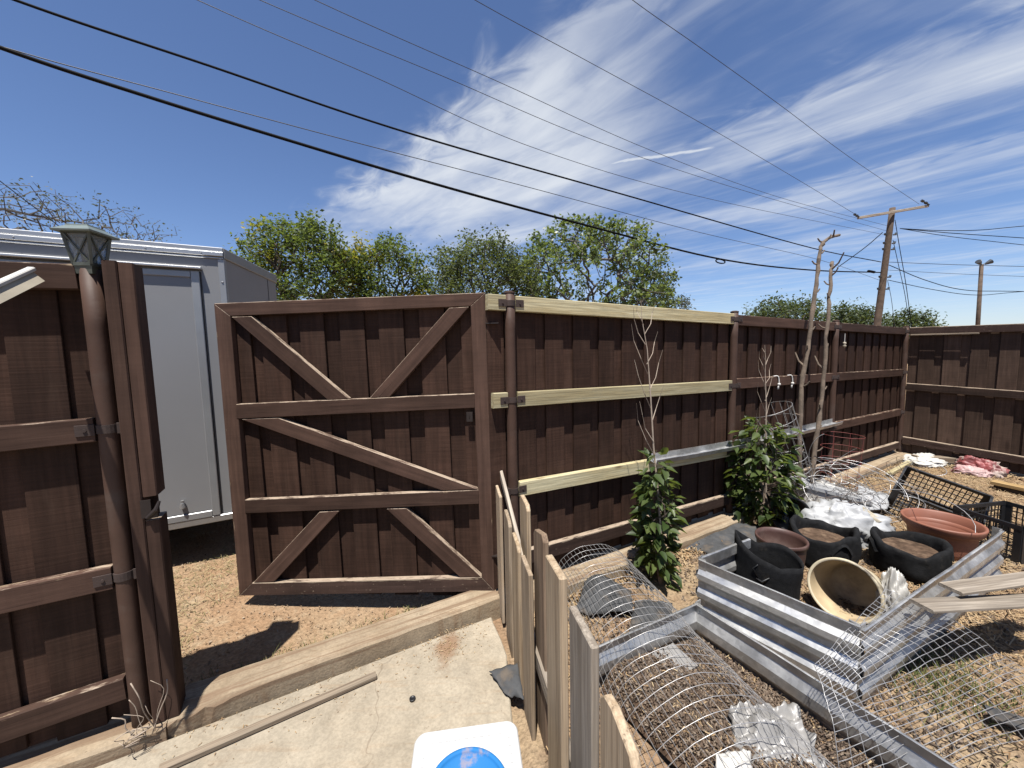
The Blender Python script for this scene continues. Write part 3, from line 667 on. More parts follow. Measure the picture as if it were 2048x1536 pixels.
mb = MB(); hb = tp(368, 1012); mb.tube([hb+TN*.012+Vector((0, 0, -.01)), hb+TN*.03, hb+TN*.03+Vector((0, 0, .03))], [.012, .016, .012], 8); mb.tube([hb+TN*.025+Vector((0, 0, .03)), hb+TN*.025+Vector((0, 0, .05))], .010, 8); mb.beam(hb+Vector((0, 0, -.03)), hb+Vector((0, 0, .05)), .028, .01, TN); mb.build('door_latch', M['trailer_trim'], dr_)
mb = MB()
for s_, z_ in ((-1.9, .2), (-2.75, .2)):
    for n_ in (.25, 1.75):
        c_ = tq(s_, .31, -n_)
        mb.tube([c_-TN*.09, c_-TN*.1, c_+TN*.09, c_+TN*.1], [.24, .31, .31, .24], 24)
mb.build('wheel', M['rubber'], tr)
mb = MB(); mb.beam(tq(-4.2, zb-.05, -.3), tq(.0, zb-.05, -.3), .08, .06, TN); mb.beam(tq(-4.2, zb-.05, -1.6), tq(-.3, zb-.05, -1.6), .08, .06, TN); mb.build('chassis', M['iron'], tr)
mb = MB(); mb.beam(tq(-4.3, (zb+.04)/2, -1.95), tq(-.9, (zb+.04)/2, -1.95), zb-.04, .02, TN); mb.beam(tq(-4.3, zb-.12, -1.0), tq(-.5, zb-.12, -1.0), .24, .02, TN); mb.build('added_light_screen', M['iron'], tr)  # two added boards that block light and keep the gap under the trailer dark

# ------------------------------------------------------------------ lantern on the left post, pale sheet on the left fence
LC = FP(sL, 0, 1.885); lan = thing('solar_lantern', LC, 'small green-grey solar lantern with crossed panes on top of the left pipe post', 'lantern')
rotl = Matrix.Rotation(math.radians(8), 3, 'Z')
LS = .74
def sq(h, z): return [LC+rotl @ Vector((x*h*LS, y*h*LS, z*.92)) for x, y in ((-1, -1), (1, -1), (1, 1), (-1, 1))]
def frust(mb, lv):
    b = len(mb.V)
    for h, z in lv: mb.V += sq(h, z)
    for i in range(len(lv)-1):
        for j in range(4): mb.F.append((b+i*4+j, b+i*4+(j+1) % 4, b+i*4+4+(j+1) % 4, b+i*4+4+j))
    mb.F.append((b+3, b+2, b+1, b)); e = b+4*(len(lv)-1); mb.F.append((e, e+1, e+2, e+3)); return mb
frust(MB(), [(.036, -.02), (.040, .008), (.040, .018)]).build('base', M['lantern_metal'], lan)
frust(MB(), [(.080, .134), (.082, .140), (.048, .160), (.046, .166), (.043, .167)]).build('roof', M['lantern_roof'], lan)
frust(MB(), [(.034, .016), (.051, .135)]).build('glass', M['glass'], lan)
lampm = NT('white_diffuser').done((.75, .75, .72), .6); MB().tube([LC+Vector((0, 0, .02)), LC+Vector((0, 0, .11))], [.012, .015], 12).build('diffuser', lampm, lan)
b0, b1 = sq(.038, .016), sq(.056, .136)
for j in range(4):
    MB().beam(b0[j], b1[j], .009, .009, (b0[j]-LC)*Vector((1, 1, 0)).x + Vector((0, 0, .01)), .001).build('corner_bar', M['lantern_metal'], lan)
    k2 = (j+1) % 4; nf = (b0[j]+b0[k2])/2-LC; nf.z = 0
    mb = MB(); mb.beam(b0[j], b1[k2], .005, .004, nf); mb.beam(b0[k2]+nf*.03, b1[j]+nf*.03, .005, .004, nf); mb.beam(b0[j], b0[k2], .012, .008, nf); mb.beam(b1[j], b1[k2], .012, .008, nf); mb.build('muntin', M['lantern_metal'], lan)

w1, w2, w3 = DY(62, 541, 1.285), DY(90, 562, 1.30), DY(40, 580, 1.245); wv = (DY(0, 569, 1.165)-w1)*3.0
ws = thing('bent_sheet', w2, 'pale bent sheet sticking out from the top rail at the left edge', 'sheet metal')
MB().add([w1, w2, w3, w1+wv, w2+wv, w3+wv], [(0, 1, 2), (5, 4, 3), (0, 3, 4, 1), (1, 4, 5, 2), (2, 5, 3, 0)]).build('sheet', M['tan_sheet'], ws)
MB().beam(w1+Vector((0, 0, .004))-wv*.01, w1+wv+Vector((0, 0, .004)), .020, .014, Vector((0, 0, 1)), .003).build('edge', M['white_board'], ws)
# ------------------------------------------------------------------ foreground picket fence
PK0 = Vector((.137, .905, 0)); PKD = Vector((-.19, 1, 0)).normalized(); PKN = Vector((-PKD.y, PKD.x, 0))     # PKN faces the slab
pf = thing('picket_fence', PK0+PKD*.6, 'low weathered wooden picket fence running from the gate post toward the viewer', 'fence')
def pk(px, py, off=0.0): return PL(px, py, PK0-PKN*off, PKN)
def picket(a, b, mat, off=0.0, zb=-.04, t=.018, style=0, zb2=None):
    """a: far top corner, b: near top corner (survey pixels)"""
    pa, pb = pk(*a, off), pk(*b, off)
    w = max((pa-pb).length if False else (pa-pb).dot(PKD), .05); zt_ = (pa.z+pb.z)/2; ya = (pa-PK0).dot(PKD); yb = (pb-PK0).dot(PKD)
    if ya-yb < .06: ya = yb+.09
    if ya-yb > .15: ya = yb+.15
    def q_(y, z): return PK0-PKN*off+PKD*y+Vector((0, 0, z))
    c = .022; z1, z2 = pa.z, pb.z
    if abs(z1-z2) > .05: z1 = z2 = (z1+z2)/2
    if style == 0: pts = [q_(ya, zb), q_(ya, z1-c), q_(ya-c, z1), q_(yb+c, z2), q_(yb, z2-c), q_(yb, zb)]
    elif style == 1: pts = [q_(ya, zb), q_(ya, z1-.002), q_(yb+.004, z2), q_(yb, zb)]
    else: pts = [q_(ya, zb), q_(ya, z1-c*1.3), q_(ya-.02, z1-.006), q_((ya+yb)/2+.02, z1), q_(yb+.02, z2-.012), q_(yb, z2-.045), q_(yb, zb)]
    return plank_poly('picket', pts, PKN, t, M[mat], pf, .003)
picket((990, 967), (999, 995), 'picket', -.012, .0, .016, 1)
picket((997, 991), (1017, 1046), 'picket', 0)
picket((1019, 1052), (1035, 1096), 'picket_tan', 0)
picket((1036, 981), (1053, 1013), 'picket_tan', .042, -.04, .019)
picket((1058, 1038), (1086, 1074), 'picket_dark', .042, -.04, .022)
picket((1038, 1100), (1058, 1152), 'picket', 0.0, -.04, .018, 1)
picket((1087, 1102), (1120, 1160), 'picket_tan', 0.0, -.04, .024, 1)
picket((1136, 1206), (1184, 1299), 'picket_grey', 0.0, -.04, .020, 1)
picket((1199, 1368), (1270, 1524), 'picket_tan', 0.0, -.04, .020, 2)
for y0 in (.50, .34, .18):
    p_ = PK0+PKD*(y0-.905)
# the leaning grey stick and the two rails behind the pickets
timber('slat', pk(1002, 946, .03), pk(1040, 1085, .03)+Vector((.02, -.05, -.1)), .045, .018, PKN, M['picket_grey'], pf)
def pq(y, off, z): return PK0-PKN*off+PKD*(y-.905)+Vector((0, 0, z))
timber('rail', pq(2.05, .042, .30), pq(.42, .042, .30), .07, .022, PKN, M['picket_grey'], pf)

# ------------------------------------------------------------------ raised beds of corrugated steel
def corrugated(name, p0, p1, h, ribs, mat, parent, z0=.0, amp=.012, inward=None):
    p0 = Vector(p0); p1 = Vector(p1); x = (p1-p0); x.z = 0; L = x.length; x = x.normalized(); n = Vector((x.y, -x.x, 0))
    prof = []; m_ = h*.10; step = (h-2*m_)/ribs
    prof.append((0, 0)); prof.append((m_*.6, 0))
    for i in range(ribs):
        b = m_+step*i
        for f, o in ((.10, 0), (.22, .5), (.34, 1), (.62, 1), (.74, .5), (.86, 0)): prof.append((b+step*f, o*amp*1.6))
    prof += [(h-m_*.3, 0), (h-.002, 0), (h, .006), (h-.001, .012)]
    mb = MB(); N = max(2, int(L/.12)+1); k = len(prof)
    for i in range(N):
        p = p0+x*(L*i/(N-1)); wob = mnoise.noise(Vector((p.x*3, p.y*3, z0)))*.006
        for z, o in prof: mb.V.append(Vector((p.x, p.y, z0+z))+n*(o+wob))
    for i in range(N-1):
        for j in range(k-1): mb.F.append((i*k+j, (i+1)*k+j, (i+1)*k+j+1, i*k+j+1))
    o = mb.build(name, M[mat], parent, False); s = o.modifiers.new('solid', 'SOLIDIFY'); s.thickness = .0025; return o
def corner_post(parent, p, h, mat='galv', z0=.0, a=0.0):
    mb = MB(); p = Vector(p); u = Vector((math.cos(a), math.sin(a), 0)); v = Vector((-u.y, u.x, 0))
    mb.beam(p+u*.018+Vector((0, 0, z0)), p+u*.018+Vector((0, 0, z0+h)), .04, .005, v); mb.beam(p+v*.020+Vector((0, 0, z0)), p+v*.020+Vector((0, 0, z0+h)), .04, .005, u)
    for f in (.2, .5, .8):
        for d_, e_ in ((u, v), (v, u)):
            c_ = p+d_*.022+Vector((0, 0, z0+h*f)); mb.tube([c_-e_*.003, c_-e_*.008], [.006, .004], 6)
    return mb.build('corner_post', M[mat], parent)
K1, K2, K3 = Vector((1.02, 1.965, 0)), Vector((1.43, 1.445, 0)), Vector((3.06, 2.235, 0))
K4 = K1+(K3-K2).normalized()*.46
rb = thing('raised_bed', (K2+K3)/2, 'taller galvanised corrugated raised bed holding several pots', 'raised bed')
HB = .385
corrugated('side_panel', K1, K2, HB, 3, 'galv', rb); corrugated('side_panel', K2, K3, HB-.015, 3, 'galv', rb, 0); corrugated('side_panel', K4, K1, HB, 3, 'galv', rb)
corner_post(rb, K1, HB+.01, 'galv', 0, math.radians(-52)); corner_post(rb, K2, HB+.005, 'galv', 0, math.radians(26)); corner_post(rb, K3, HB-.005, 'galv', 0, math.radians(115))
Q1, Q2 = Vector((.955, 1.865, 0)), Vector((.355, 1.585, 0)); qd = (Q2-Q1).normalized(); ql = Vector((.36, -.645, 0)).normalized()
Q3 = Q1+ql*1.5; Q4 = Q2+ql*1.3
lb = thing('raised_bed', (Q1+Q4)/2, 'low corrugated steel garden bed under the arched wire mesh', 'raised bed')
corrugated('side_panel', Q1, Q3, .20, 1, 'galv', lb, 0, .014); corrugated('side_panel', Q2, Q1, .20, 1, 'galv', lb, 0, .014)
corner_post(lb, Q1, .205, 'galv', 0, math.radians(-61))
# soil in the low bed
def bed_soil(x, y):
    u = ((x-Q2.x)*-qd.x+(y-Q2.y)*-qd.y)/.66; k_ = np.clip(u/.16, 0, 1); return -.01+k_*k_*(3-2*k_)*(.032+.085*(1-u))+.03*(fbm(x*7, y*7, 2)-.5)
mb = MB(); NU, NVv = 26, 50
for i in range(NVv):
    for j in range(NU):
        p = Q2.lerp(Q1, j/(NU-1))+ql*(.02+1.25*i/(NVv-1)); p = p+(Q1-Q2).normalized()*(.012 if j == 0 else (-.012 if j == NU-1 else 0))
        mb.V.append(Vector((p.x, p.y, float(bed_soil(np.array([p.x]), np.array([p.y]))[0]))))
for i in range(NVv-1):
    for j in range(NU-1): mb.F.append((i*NU+j, i*NU+j+1, (i+1)*NU+j+1, (i+1)*NU+j))
mb.build('soil', M['soil'], lb, True)

# ------------------------------------------------------------------ arched wire mesh over the low bed
def arch_mesh():
    e = thing('wire_mesh_tunnel', Vector((.55, 1.6, 0)), 'arched tunnel of welded galvanised wire mesh beside the picket fence', 'wire mesh')
    C0, C1 = Vector((.50, 2.34, 0)), Vector((.78, .80, 0)); ax = (C1-C0); L = ax.length; ax.normalize(); sd = Vector((-ax.y, ax.x, 0))
    def pt(t, a):
        sag = 1-.10*math.sin(t*2.1+.4); w = .265+.045*t; h = .275*sag+.03*t
        c = C0+ax*(t)+sd*(.012*math.sin(4*t)); x = math.cos(a); nz_ = mnoise.noise(Vector((t*5, a*2.2, 3)))*.010+mnoise.noise(Vector((t*14, a*6, 9)))*.0035
        return c+sd*(x*(w+nz_)*(1+.03*math.sin(5*t+a)))+Vector((0, 0, max(0.0, math.sin(a))**.85*(h+nz_)+.015))
    mb = MB(); nr = int(L/.052)
    for i in range(nr+1):
        t = i*.052; mb.tube([pt(t, math.radians(-2+184*j/26))+Vector((0, 0, .0)) for j in range(27)], .0013, 4, False)
    mb.build('hoop_wire', M['wire'], e, True)
    mb = MB(); nl = 31
    for j in range(nl+1):
        a = math.radians(-2+184*j/nl); mb.tube([pt(L*i/40, a) for i in range(41)], .0011, 4, False)
    mb.build('long_wire', M['wire'], e, True)
arch_mesh()

# loose bent panel of wire mesh at the lower right
def loose_mesh():
    c00, c10, c01, c11 = G(1628, 1330, .36), G(1770, 1178, .40), G(1690, 1610, .10), G(2180, 1430, .05)
    e = thing('wire_mesh_sheet', (c01+c11)/2, 'loose bent panel of wide wire mesh draped over the raised bed corner', 'wire mesh')
    def pt(u, v):
        p = (c00*(1-u)+c10*u)*(1-v)+(c01*(1-u)+c11*u)*v
        return p+Vector((0, 0, .07*math.sin(math.pi*v)*(1-.4*u)+.034*mnoise.noise(Vector((u*3, v*4, 1)))+.008*mnoise.noise(Vector((u*11, v*13, 5)))+.0))
    W = (c10-c00).length*1.9; L = (c01-c00).length*1.5; nu = 19; nv = 24
    mb = MB()
    for i in range(nu+1): mb.tube([pt(i/nu, j/28) for j in range(29)], .0012, 4, False)
    mb.build('long_wire', M['wire'], e, True); mb = MB()
    for j in range(nv+1): mb.tube([pt(i/28, j/nv) for i in range(29)], .0012, 4, False)
    mb.build('cross_wire', M['wire'], e, True)
loose_mesh()

# ------------------------------------------------------------------ pots, bags, crates
def soil_disc(mb_center, r, z, parent, seed, name='soil', mat='soil'):
    mb = MB(); c = Vector(mb_center); n = 8; k = 24
    mb.V.append(Vector((c.x, c.y, z+.006)))
    for i in range(1, n+1):
        for j in range(k):
            a = 2*math.pi*j/k; rr = r*i/n; x, y = c.x+rr*math.cos(a), c.y+rr*math.sin(a)
            mb.V.append(Vector((x, y, z+.03*(fbm(x*12, y*12, seed)-.5))))
    for j in range(k): mb.F.append((0, 1+j, 1+(j+1) % k))
    for i in range(n-1):
        for j in range(k): mb.F.append((1+i*k+j, 1+(i+1)*k+j, 1+(i+1)*k+(j+1) % k, 1+i*k+(j+1) % k))
    return mb.build(name, M[mat], parent, True)
# upright black fabric pot, rim dipping at the front
pc = Vector((1.475, 2.075, 0)); e = thing('fabric_pot', pc, 'upright black fabric pot with a dipped rim in the raised bed', 'pot')
def fpot(r, z, an, i):
    d = math.cos(an-math.radians(165)); f = z/.42
    top = .335+.10*max(0, d)**.8+.015*math.sin(3*an); zz = f*top
    rr = r*(1+.02*math.sin(3*an+f*2)+.02*mnoise.noise(Vector((math.cos(an)*2, math.sin(an)*2, f*3))))
    if f > .8: rr *= 1+.04*max(0, -d)
    return rr, zz
mb = MB(); mb.lathe([(.02, .0), (.150, .0), (.160, .02)]+[(.160+.006*i/10, .02+.40*i/10) for i in range(1, 11)], 56, pc, fpot); o = mb.build('fabric_wall', M['black_fabric'], e, True)
s = o.modifiers.new('solid', 'SOLIDIFY'); s.thickness = .006; s.offset = -1
# stitched tick-shaped vent on the side
mb = MB(); fa = math.radians(205)
def onp(a, z, ro=.171): return pc+Vector((math.cos(a)*ro, math.sin(a)*ro, z))
mb.tube([onp(fa+.28, .345), onp(fa+.15, .315, .172), onp(fa+.30, .275, .172)], .003, 6); mb.tube([onp(fa+.25, .265, .172), onp(fa+.42, .255, .173), onp(fa+.60, .29, .173)], [.002, .007, .002], 6); mb.build('seam', M['black_plastic'], e, True)
soil_disc(pc, .15, .06, e, 3)
# brown pot
pc = Vector((1.755, 2.345, 0)); e = thing('plastic_pot', pc, 'brown plastic pot behind the black fabric pot', 'pot')
def wall(r0_, r1_, h, rim=.012, th=.006): return [(.0, .004), (r0_, .004), (r0_+.001, .0)]+[(r0_+(r1_-r0_)*f, h*f) for f in (.1, .3, .5, .7, .88)]+[(r1_-.002, h*.9), (r1_+rim*.6, h*.91), (r1_+rim, h*.95), (r1_+rim, h-.003), (r1_+rim*.6, h), (r1_-th, h), (r1_-th-.002, h*.9), (r0_-th, .05), (.0, .05)]
MB().lathe(wall(.115, .140, .30, .006), 48, pc).build('wall', M['brown_pot'], e, True); soil_disc(pc, .118, .16, e, 5)
# terracotta tub
pc = Vector((3.17, 2.645, 0)); e = thing('plastic_pot', pc, 'big round terracotta coloured pot beside the black crates', 'pot')
pr = [(0, .004), (.150, .004), (.152, 0), (.165, .05), (.172, .10), (.178, .16), (.184, .185), (.198, .188), (.208, .20), (.212, .225), (.216, .238), (.214, .246), (.206, .248), (.196, .240), (.186, .19), (.176, .15), (.172, .145), (.168, .11), (.163, .10), (.155, .055), (0, .05)]
MB().lathe(pr, 64, pc).build('wall', M['terracotta'], e, True)
# cream pot on its side
mc = Vector((1.84, 1.975, .178)); axm = Vector((-.80, -.52, .30)).normalized()
e = thing('plastic_pot', Vector((mc.x, mc.y, 0)), 'stained cream pot lying on its side with its mouth open to the viewer', 'pot')
yy_ = Vector((0, 0, 1)).cross(axm).normalized(); zz_ = axm.cross(yy_); mwm = basis(yy_, zz_, axm, mc)
pr = [(0, -.26), (.105, -.26), (.112, -.255), (.118, -.22), (.138, -.05), (.140, -.04), (.148, -.038), (.152, -.02), (.152, -.003), (.147, .002), (.139, -.004)]
mwm = mwm @ Matrix.Scale(1.10, 4); MB().lathe(pr, 56).build('wall', M['cream'], e, True, mwm)
MB().lathe([(.1395, -.004), (.134, -.04), (.113, -.22), (.10, -.245), (0, -.247)], 56).build('inside', M['cream_in'], e, True, mwm)
# sagging black grow bags
def growbag(c, r, h, seed, label, rx=1.0, ang=0.0, soilz=.16):
    e = thing('grow_bag', c, label, 'grow bag'); rr_ = random.Random(seed); ca, sa = math.cos(ang), math.sin(ang)
    def fn(rad, z, an, i):
        w = mnoise.noise(Vector((math.cos(an)*1.6+seed, math.sin(an)*1.6, z*6)))*.09+mnoise.noise(Vector((math.cos(an)*4+seed, math.sin(an)*4, z*16)))*.05
        st = 1+(rx-1)*math.cos(an-ang)**2
        return rad*(1+w)*st, z+(z/h)**2*(.05*mnoise.noise(Vector((math.cos(an)*1.3, math.sin(an)*1.3+seed, 2)))+.02*math.sin(2*an+seed))
    pr = [(.02, 0), (r*.92, 0), (r*.98, .015), (r*1.03, h*.2), (r*1.05, h*.4), (r*1.04, h*.6), (r*1.02, h*.8), (r*1.03, h*.92), (r*1.0, h*1.0), (r*.93, h*1.02), (r*.86, h*.97), (r*.83, h*.85), (r*.82, h*.7), (r*.80, h*.55)]
    MB().lathe(pr, 64, c, fn).build('fabric_wall', M['black_fabric'], e, True)
    mb = MB()
    a0 = rr_.uniform(0, 6)
    for a in (a0, a0+math.pi):
        pts = []
        for t in range(9):
            f = t/8; aa = a+(f-.5)*.7; pts.append(Vector(c)+Vector((math.cos(aa)*r*1.06*(1+(rx-1)*math.cos(aa-ang)**2), math.sin(aa)*r*1.06*(1+(rx-1)*math.cos(aa-ang)**2), h*(.62+.30*math.sin(math.pi*f)))))
        for t in range(8): mb.beam(pts[t], pts[t+1], .026, .004, pts[t]-Vector(c))
    mb.build('strap', M['black_fabric'], e)
    soil_disc(c, r*.83, soilz, e, seed, 'soil', 'soil'); return e
growbag(Vector((2.215, 2.56, 0)), .185, .245, 3, 'sagging black grow bag of soil directly behind the cream pot', 1.12, .3, .17)
growbag(Vector((2.70, 2.43, 0)), .185, .215, 9, 'slumped black grow bag of soil in front of the terracotta pot', 1.10, .4, .15)

def crumple(name, c, sx, sy, sz, seed, mat, label, cat, rot=0.0, base=None, kind=None):
    """a filled sack or heap of film: lumpy closed form resting on its base"""
    mb = MB(); nu, nv = 72, 40; c = Vector(c); cr, sr = math.cos(rot), math.sin(rot)
    for i in range(nv+1):
        th = math.pi*i/nv
        for j in range(nu):
            ph = 2*math.pi*j/nu; d = Vector((math.sin(th)*math.cos(ph), math.sin(th)*math.sin(ph), math.cos(th)))
            f = 1+.24*mnoise.noise(d*1.3+Vector((seed, 0, 0)))+.13*abs(mnoise.noise(d*2.6+Vector((0, seed, 0))))*2+.16*max(0.0, 1-4*abs(mnoise.noise(d*2.2+Vector((seed*2, 0, seed)))))**2-.10*max(0.0, 1-5*abs(mnoise.noise(d*4.1+Vector((0, seed*3, 1)))))**2
            x, y, z = d.x*sx*f, d.y*sy*f, d.z*sz*f
            if z < -sz*.35: z = -sz*.35
            mb.V.append(c+Vector((x*cr-y*sr, x*sr+y*cr, z+sz*.35)))
    for i in range(nv):
        for j in range(nu): mb.F.append((i*nu+j, i*nu+(j+1) % nu, (i+1)*nu+(j+1) % nu, (i+1)*nu+j))
    o = mb.build(name, M[mat], None, True); return tag(o, label, cat)
crumple('plastic_sack', (2.62, 2.86, .0), .27, .17, .20, 4.2, 'white', 'bulging white plastic sack behind the black grow bags', 'sack', math.radians(-25))
crumple('plastic_bag', (2.13, 1.985, .01), .08, .06, .18, 7.7, 'white_film', 'white plastic bag propped against the cream pot', 'bag', .4)

def sheet(name, corners, nu, nv, amp, freq, seed, mat, label=None, cat=None, th=.003, ragged=0.0, lift=0.0, follow=False, parent=None):
    a, b, c, d = [Vector(p) for p in corners]; mb = MB()
    for i in range(nv+1):
        for j in range(nu+1):
            u, v = j/nu, i/nv
            if ragged:
                if i in (0, nv): v += ragged*mnoise.noise(Vector((u*5, seed, i)))
                if j in (0, nu): u += ragged*mnoise.noise(Vector((v*5, seed+3, j)))
            p = (a*(1-u)+b*u)*(1-v)+(d*(1-u)+c*u)*v
            n_ = mnoise.noise(Vector((u*freq+seed, v*freq, seed)))+.4*mnoise.noise(Vector((u*freq*2.7, v*freq*2.7+seed, 0)))
            z = p.z+amp*n_+lift*math.sin(math.pi*u)*math.sin(math.pi*v)
            if follow: z = max(z, gz(p.x, p.y)+.008)
            mb.V.append(Vector((p.x, p.y, z)))
    for i in range(nv):
        for j in range(nu): mb.F.append((i*(nu+1)+j, i*(nu+1)+j+1, (i+1)*(nu+1)+j+1, (i+1)*(nu+1)+j))
    o = mb.build(name, M[mat], parent, True); s = o.modifiers.new('solid', 'SOLIDIFY'); s.thickness = th
    if label: tag(o, label, cat)
    return o
# landscape fabric scraps
sheet('landscape_fabric', [G(1360, 1098, .02), G(1500, 1118, .03), G(1535, 1058, .06), G(1440, 1040, .04)], 26, 18, .03, 2.6, 2, 'weed_fabric', 'grey landscape fabric scrap lying between the bare curb and the raised bed', 'fabric', .003, .10, .03, True)
sheet('landscape_fabric', [G(1150, 1226, .03), G(1268, 1224, .05), G(1262, 1180, .06), G(1178, 1132, .08)], 22, 18, .02, 2.2, 5, 'weed_fabric', 'grey landscape fabric under the far end of the mesh tunnel', 'fabric', .003, .06, .05, True)
sheet('landscape_fabric', [G(1258, 1262, .04), G(1345, 1262, .05), G(1345, 1205, .04), G(1270, 1200, .06)], 16, 14, .02, 2.0, 8, 'weed_fabric', 'grey fabric flap just behind the low corrugated bed', 'fabric', .003, .06, .02, True)
sheet('landscape_fabric', [G(978, 1342, .04), G(1012, 1388, .035), G(1048, 1400, .05), G(1035, 1325, .08)], 14, 12, .012, 2, 4, 'weed_fabric', 'small dark fabric scrap curling out beneath the picket fence onto the slab', 'fabric', .003, .08, .01, False)
# white film and boards by the low bed
sheet('plastic_film', [G(1470, 1560, .03), G(1660, 1560, .05), G(1590, 1410, .10), G(1462, 1412, .12)], 34, 30, .05, 4.2, 6, 'grey_film', 'crumpled white plastic film between the two corrugated beds', 'plastic sheet', .002, .12, .03, True)
sheet('plastic_film', [G(1430, 1560, .16), G(1510, 1590, .14), G(1500, 1500, .17), G(1432, 1506, .17)], 20, 20, .02, 3, 9, 'white_board', 'small white sheet scrap inside the low bed at the bottom edge', 'plastic sheet', .002, .10, .02)
e = timber('white_board', G(1325, 1298, .075), G(1375, 1345, .065), .15, .010, Vector((.05, -.05, 1)), M['grey_film'], None, .002); tag(e, 'flat dusty pale board inside the low bed beneath the wire', 'board')

# black plastic crates: corner posts, framed lattice sides
def crate(label, mw, L=.50, W=.36, H=.26, solid=(False, False, False, False)):
    e = bpy.data.objects.new('plastic_crate', None); col.objects.link(e); e.matrix_basis = mw; tag(e, label, 'crate', 'black plastic crates')
    def loc(mb, nm, par=None): return put(nm, mesh_from(nm, mb.V, mb.F), M['black_plastic'], e, mw)
    cs = [(-L/2, -W/2), (L/2, -W/2), (L/2, W/2), (-L/2, W/2)]
    for i in range(4):
        a = Vector((*cs[i], 0)); b = Vector((*cs[(i+1) % 4], 0)); d = (b-a).normalized(); n = Vector((d.y, -d.x, 0)); LL = (b-a).length
        mb = MB(); Z = Vector((0, 0, 1))
        mb.beam(a+Z*(H-.014), b+Z*(H-.014), .028, .016, n); mb.beam(a+Z*.012, b+Z*.012, .024, .014, n)
        mb.beam(a+d*.02, a+d*.02+Z*H, .04, .012, n); mb.beam(b-d*.02, b-d*.02+Z*H, .04, .012, n)
        if solid[i]:
            w_ = .055; mb.beam(a+Z*(H*.32)+d*.04, b+Z*(H*.32)-d*.04, H*.58, .005, n)
            for s_ in (-1, 1):
                m_ = a+d*(LL/2+s_*(LL/4+w_/2)); mb.beam(m_-d*(LL/4-w_/2-.02)+Z*H*.75, m_+d*(LL/4-w_/2-.02)+Z*H*.75, H*.30, .005, n)
        else:
            nb = int(LL/.032)
            for j in range(1, nb): mb.beam(a+d*(LL*j/nb)+Z*.02, a+d*(LL*j/nb)+Z*(H-.02), .0065, .005, n)
            for z in (.25, .42, .59, .76): mb.beam(a+Z*H*z+d*.02, b+Z*H*z-d*.02, .0065, .006, n)
        loc(mb, 'side')
    mb = MB(); Z = Vector((0, 0, 1))
    for j in range(0, 13): x = -L/2+L*j/12; mb.beam(Vector((x, -W/2, .006)), Vector((x, W/2, .006)), .008, .008, Z)
    for j in range(0, 10): y = -W/2+W*j/9; mb.beam(Vector((-L/2, y, .007)), Vector((L/2, y, .007)), .008, .007, Z)
    loc(mb, 'base'); return e
ap_, pl_, pr_ = [EYE+(Vector(p)-EYE)*1.15+Vector((0, 0, .05)) for p in ((3.2, 2.94, .52), (2.86, 2.78, .38), (3.50, 2.56, .38))]
xa_ = (pr_-ap_).normalized(); ya_ = -(pl_-ap_); ya_ = (ya_-xa_*ya_.dot(xa_)).normalized(); za_ = xa_.cross(ya_)
ma = basis(xa_, ya_, za_, ap_+xa_*.26-ya_*.19-za_*.30)
crate('black plastic crate tilted up on its corner behind the terracotta pot', ma, .52, .38, .30, (False, False, False, True))
crate('black plastic crate standing level at the right edge behind the bed', Matrix.Translation((3.72, 2.66, .01)) @ Matrix.Rotation(math.radians(8), 4, 'Z'), .50, .36, .27)

# two grey weathered boards lying across the raised bed at the right edge
tag(timber('weathered_board', G(1842, 1212, .40), G(2110, 1198, .30), .085, .016, Vector((0, 0, 1)), M['picket_grey'], None), 'grey weathered board lying across the raised bed, the nearer of two', 'board', 'boards across the raised bed')
tag(timber('weathered_board', G(1900, 1178, .402), G(2110, 1150, .36), .085, .016, Vector((0, 0, 1)), M['picket_grey'], None), 'grey weathered board lying across the raised bed, the farther of two', 'board', 'boards across the raised bed')
# black edging strip far lower right
tag(timber('plastic_edging', G(1975, 1424, .05), G(2120, 1470, .05), .06, .012, Vector((.2, -.3, 1)), M['weed_fabric'], None), 'dark plastic edging strip on the mulch at the lower right edge', 'edging')
# white carton, film and sheets in the rubbish heap
bx_c = G(1655, 972, .24); rotb = Matrix.Rotation(math.radians(-12), 3, 'Z') @ Matrix.Rotation(math.radians(14), 3, 'Y')
e = thing('foam_box', Vector((bx_c.x, bx_c.y, 0)), 'white foam box half buried in the wire tangle', 'box')
MB().box((bx_c.x, bx_c.y, .10), .52, .28, .20, rotb).build('box', M['white_board'], e); MB().box((bx_c.x, bx_c.y, .215), .55, .31, .03, rotb).build('lid', M['white'], e)
sheet('plastic_film', [G(1600, 1000, .10), G(1665, 1002, .12), G(1672, 962, .26), G(1604, 960, .22)], 20, 14, .04, 4, 3, 'white_film', 'crumpled clear film draped in front of the white foam box', 'plastic sheet', .002, .1, .02)
sheet('white_sheet', [G(1718, 1022, .10), G(1775, 1018, .10), G(1782, 992, .16), G(1716, 968, .22)], 14, 12, .02, 3, 12, 'white', 'white plastic sheet leaning beside the tilted black crate', 'plastic sheet', .003, .06, .02)
def corr_sheet(p0, p1, wdir, w, n, mat, label):
    p0 = Vector(p0); p1 = Vector(p1); w_ = Vector(wdir).normalized(); up_ = (p1-p0).normalized().cross(w_); mb = MB(); K = 40
    for i in range(K+1):
        f = i/K; o = .014*math.sin(2*math.pi*n*f); mb.V += [p0+w_*(w*f)+up_*o, p1+w_*(w*f)+up_*o]
    mb.F = [(2*i, 2*i+2, 2*i+3, 2*i+1) for i in range(K)]; o = mb.build('corrugated_sheet', M[mat], None, True); o.modifiers.new('solid', 'SOLIDIFY').thickness = .002; return tag(o, label, 'sheet')
corr_sheet(G(1655, 1018, .24), G(1700, 1050, .18), (.93, -.1, .10), .26, 4, 'tan_sheet', 'tan corrugated plastic sheet scrap lying against the white sack')
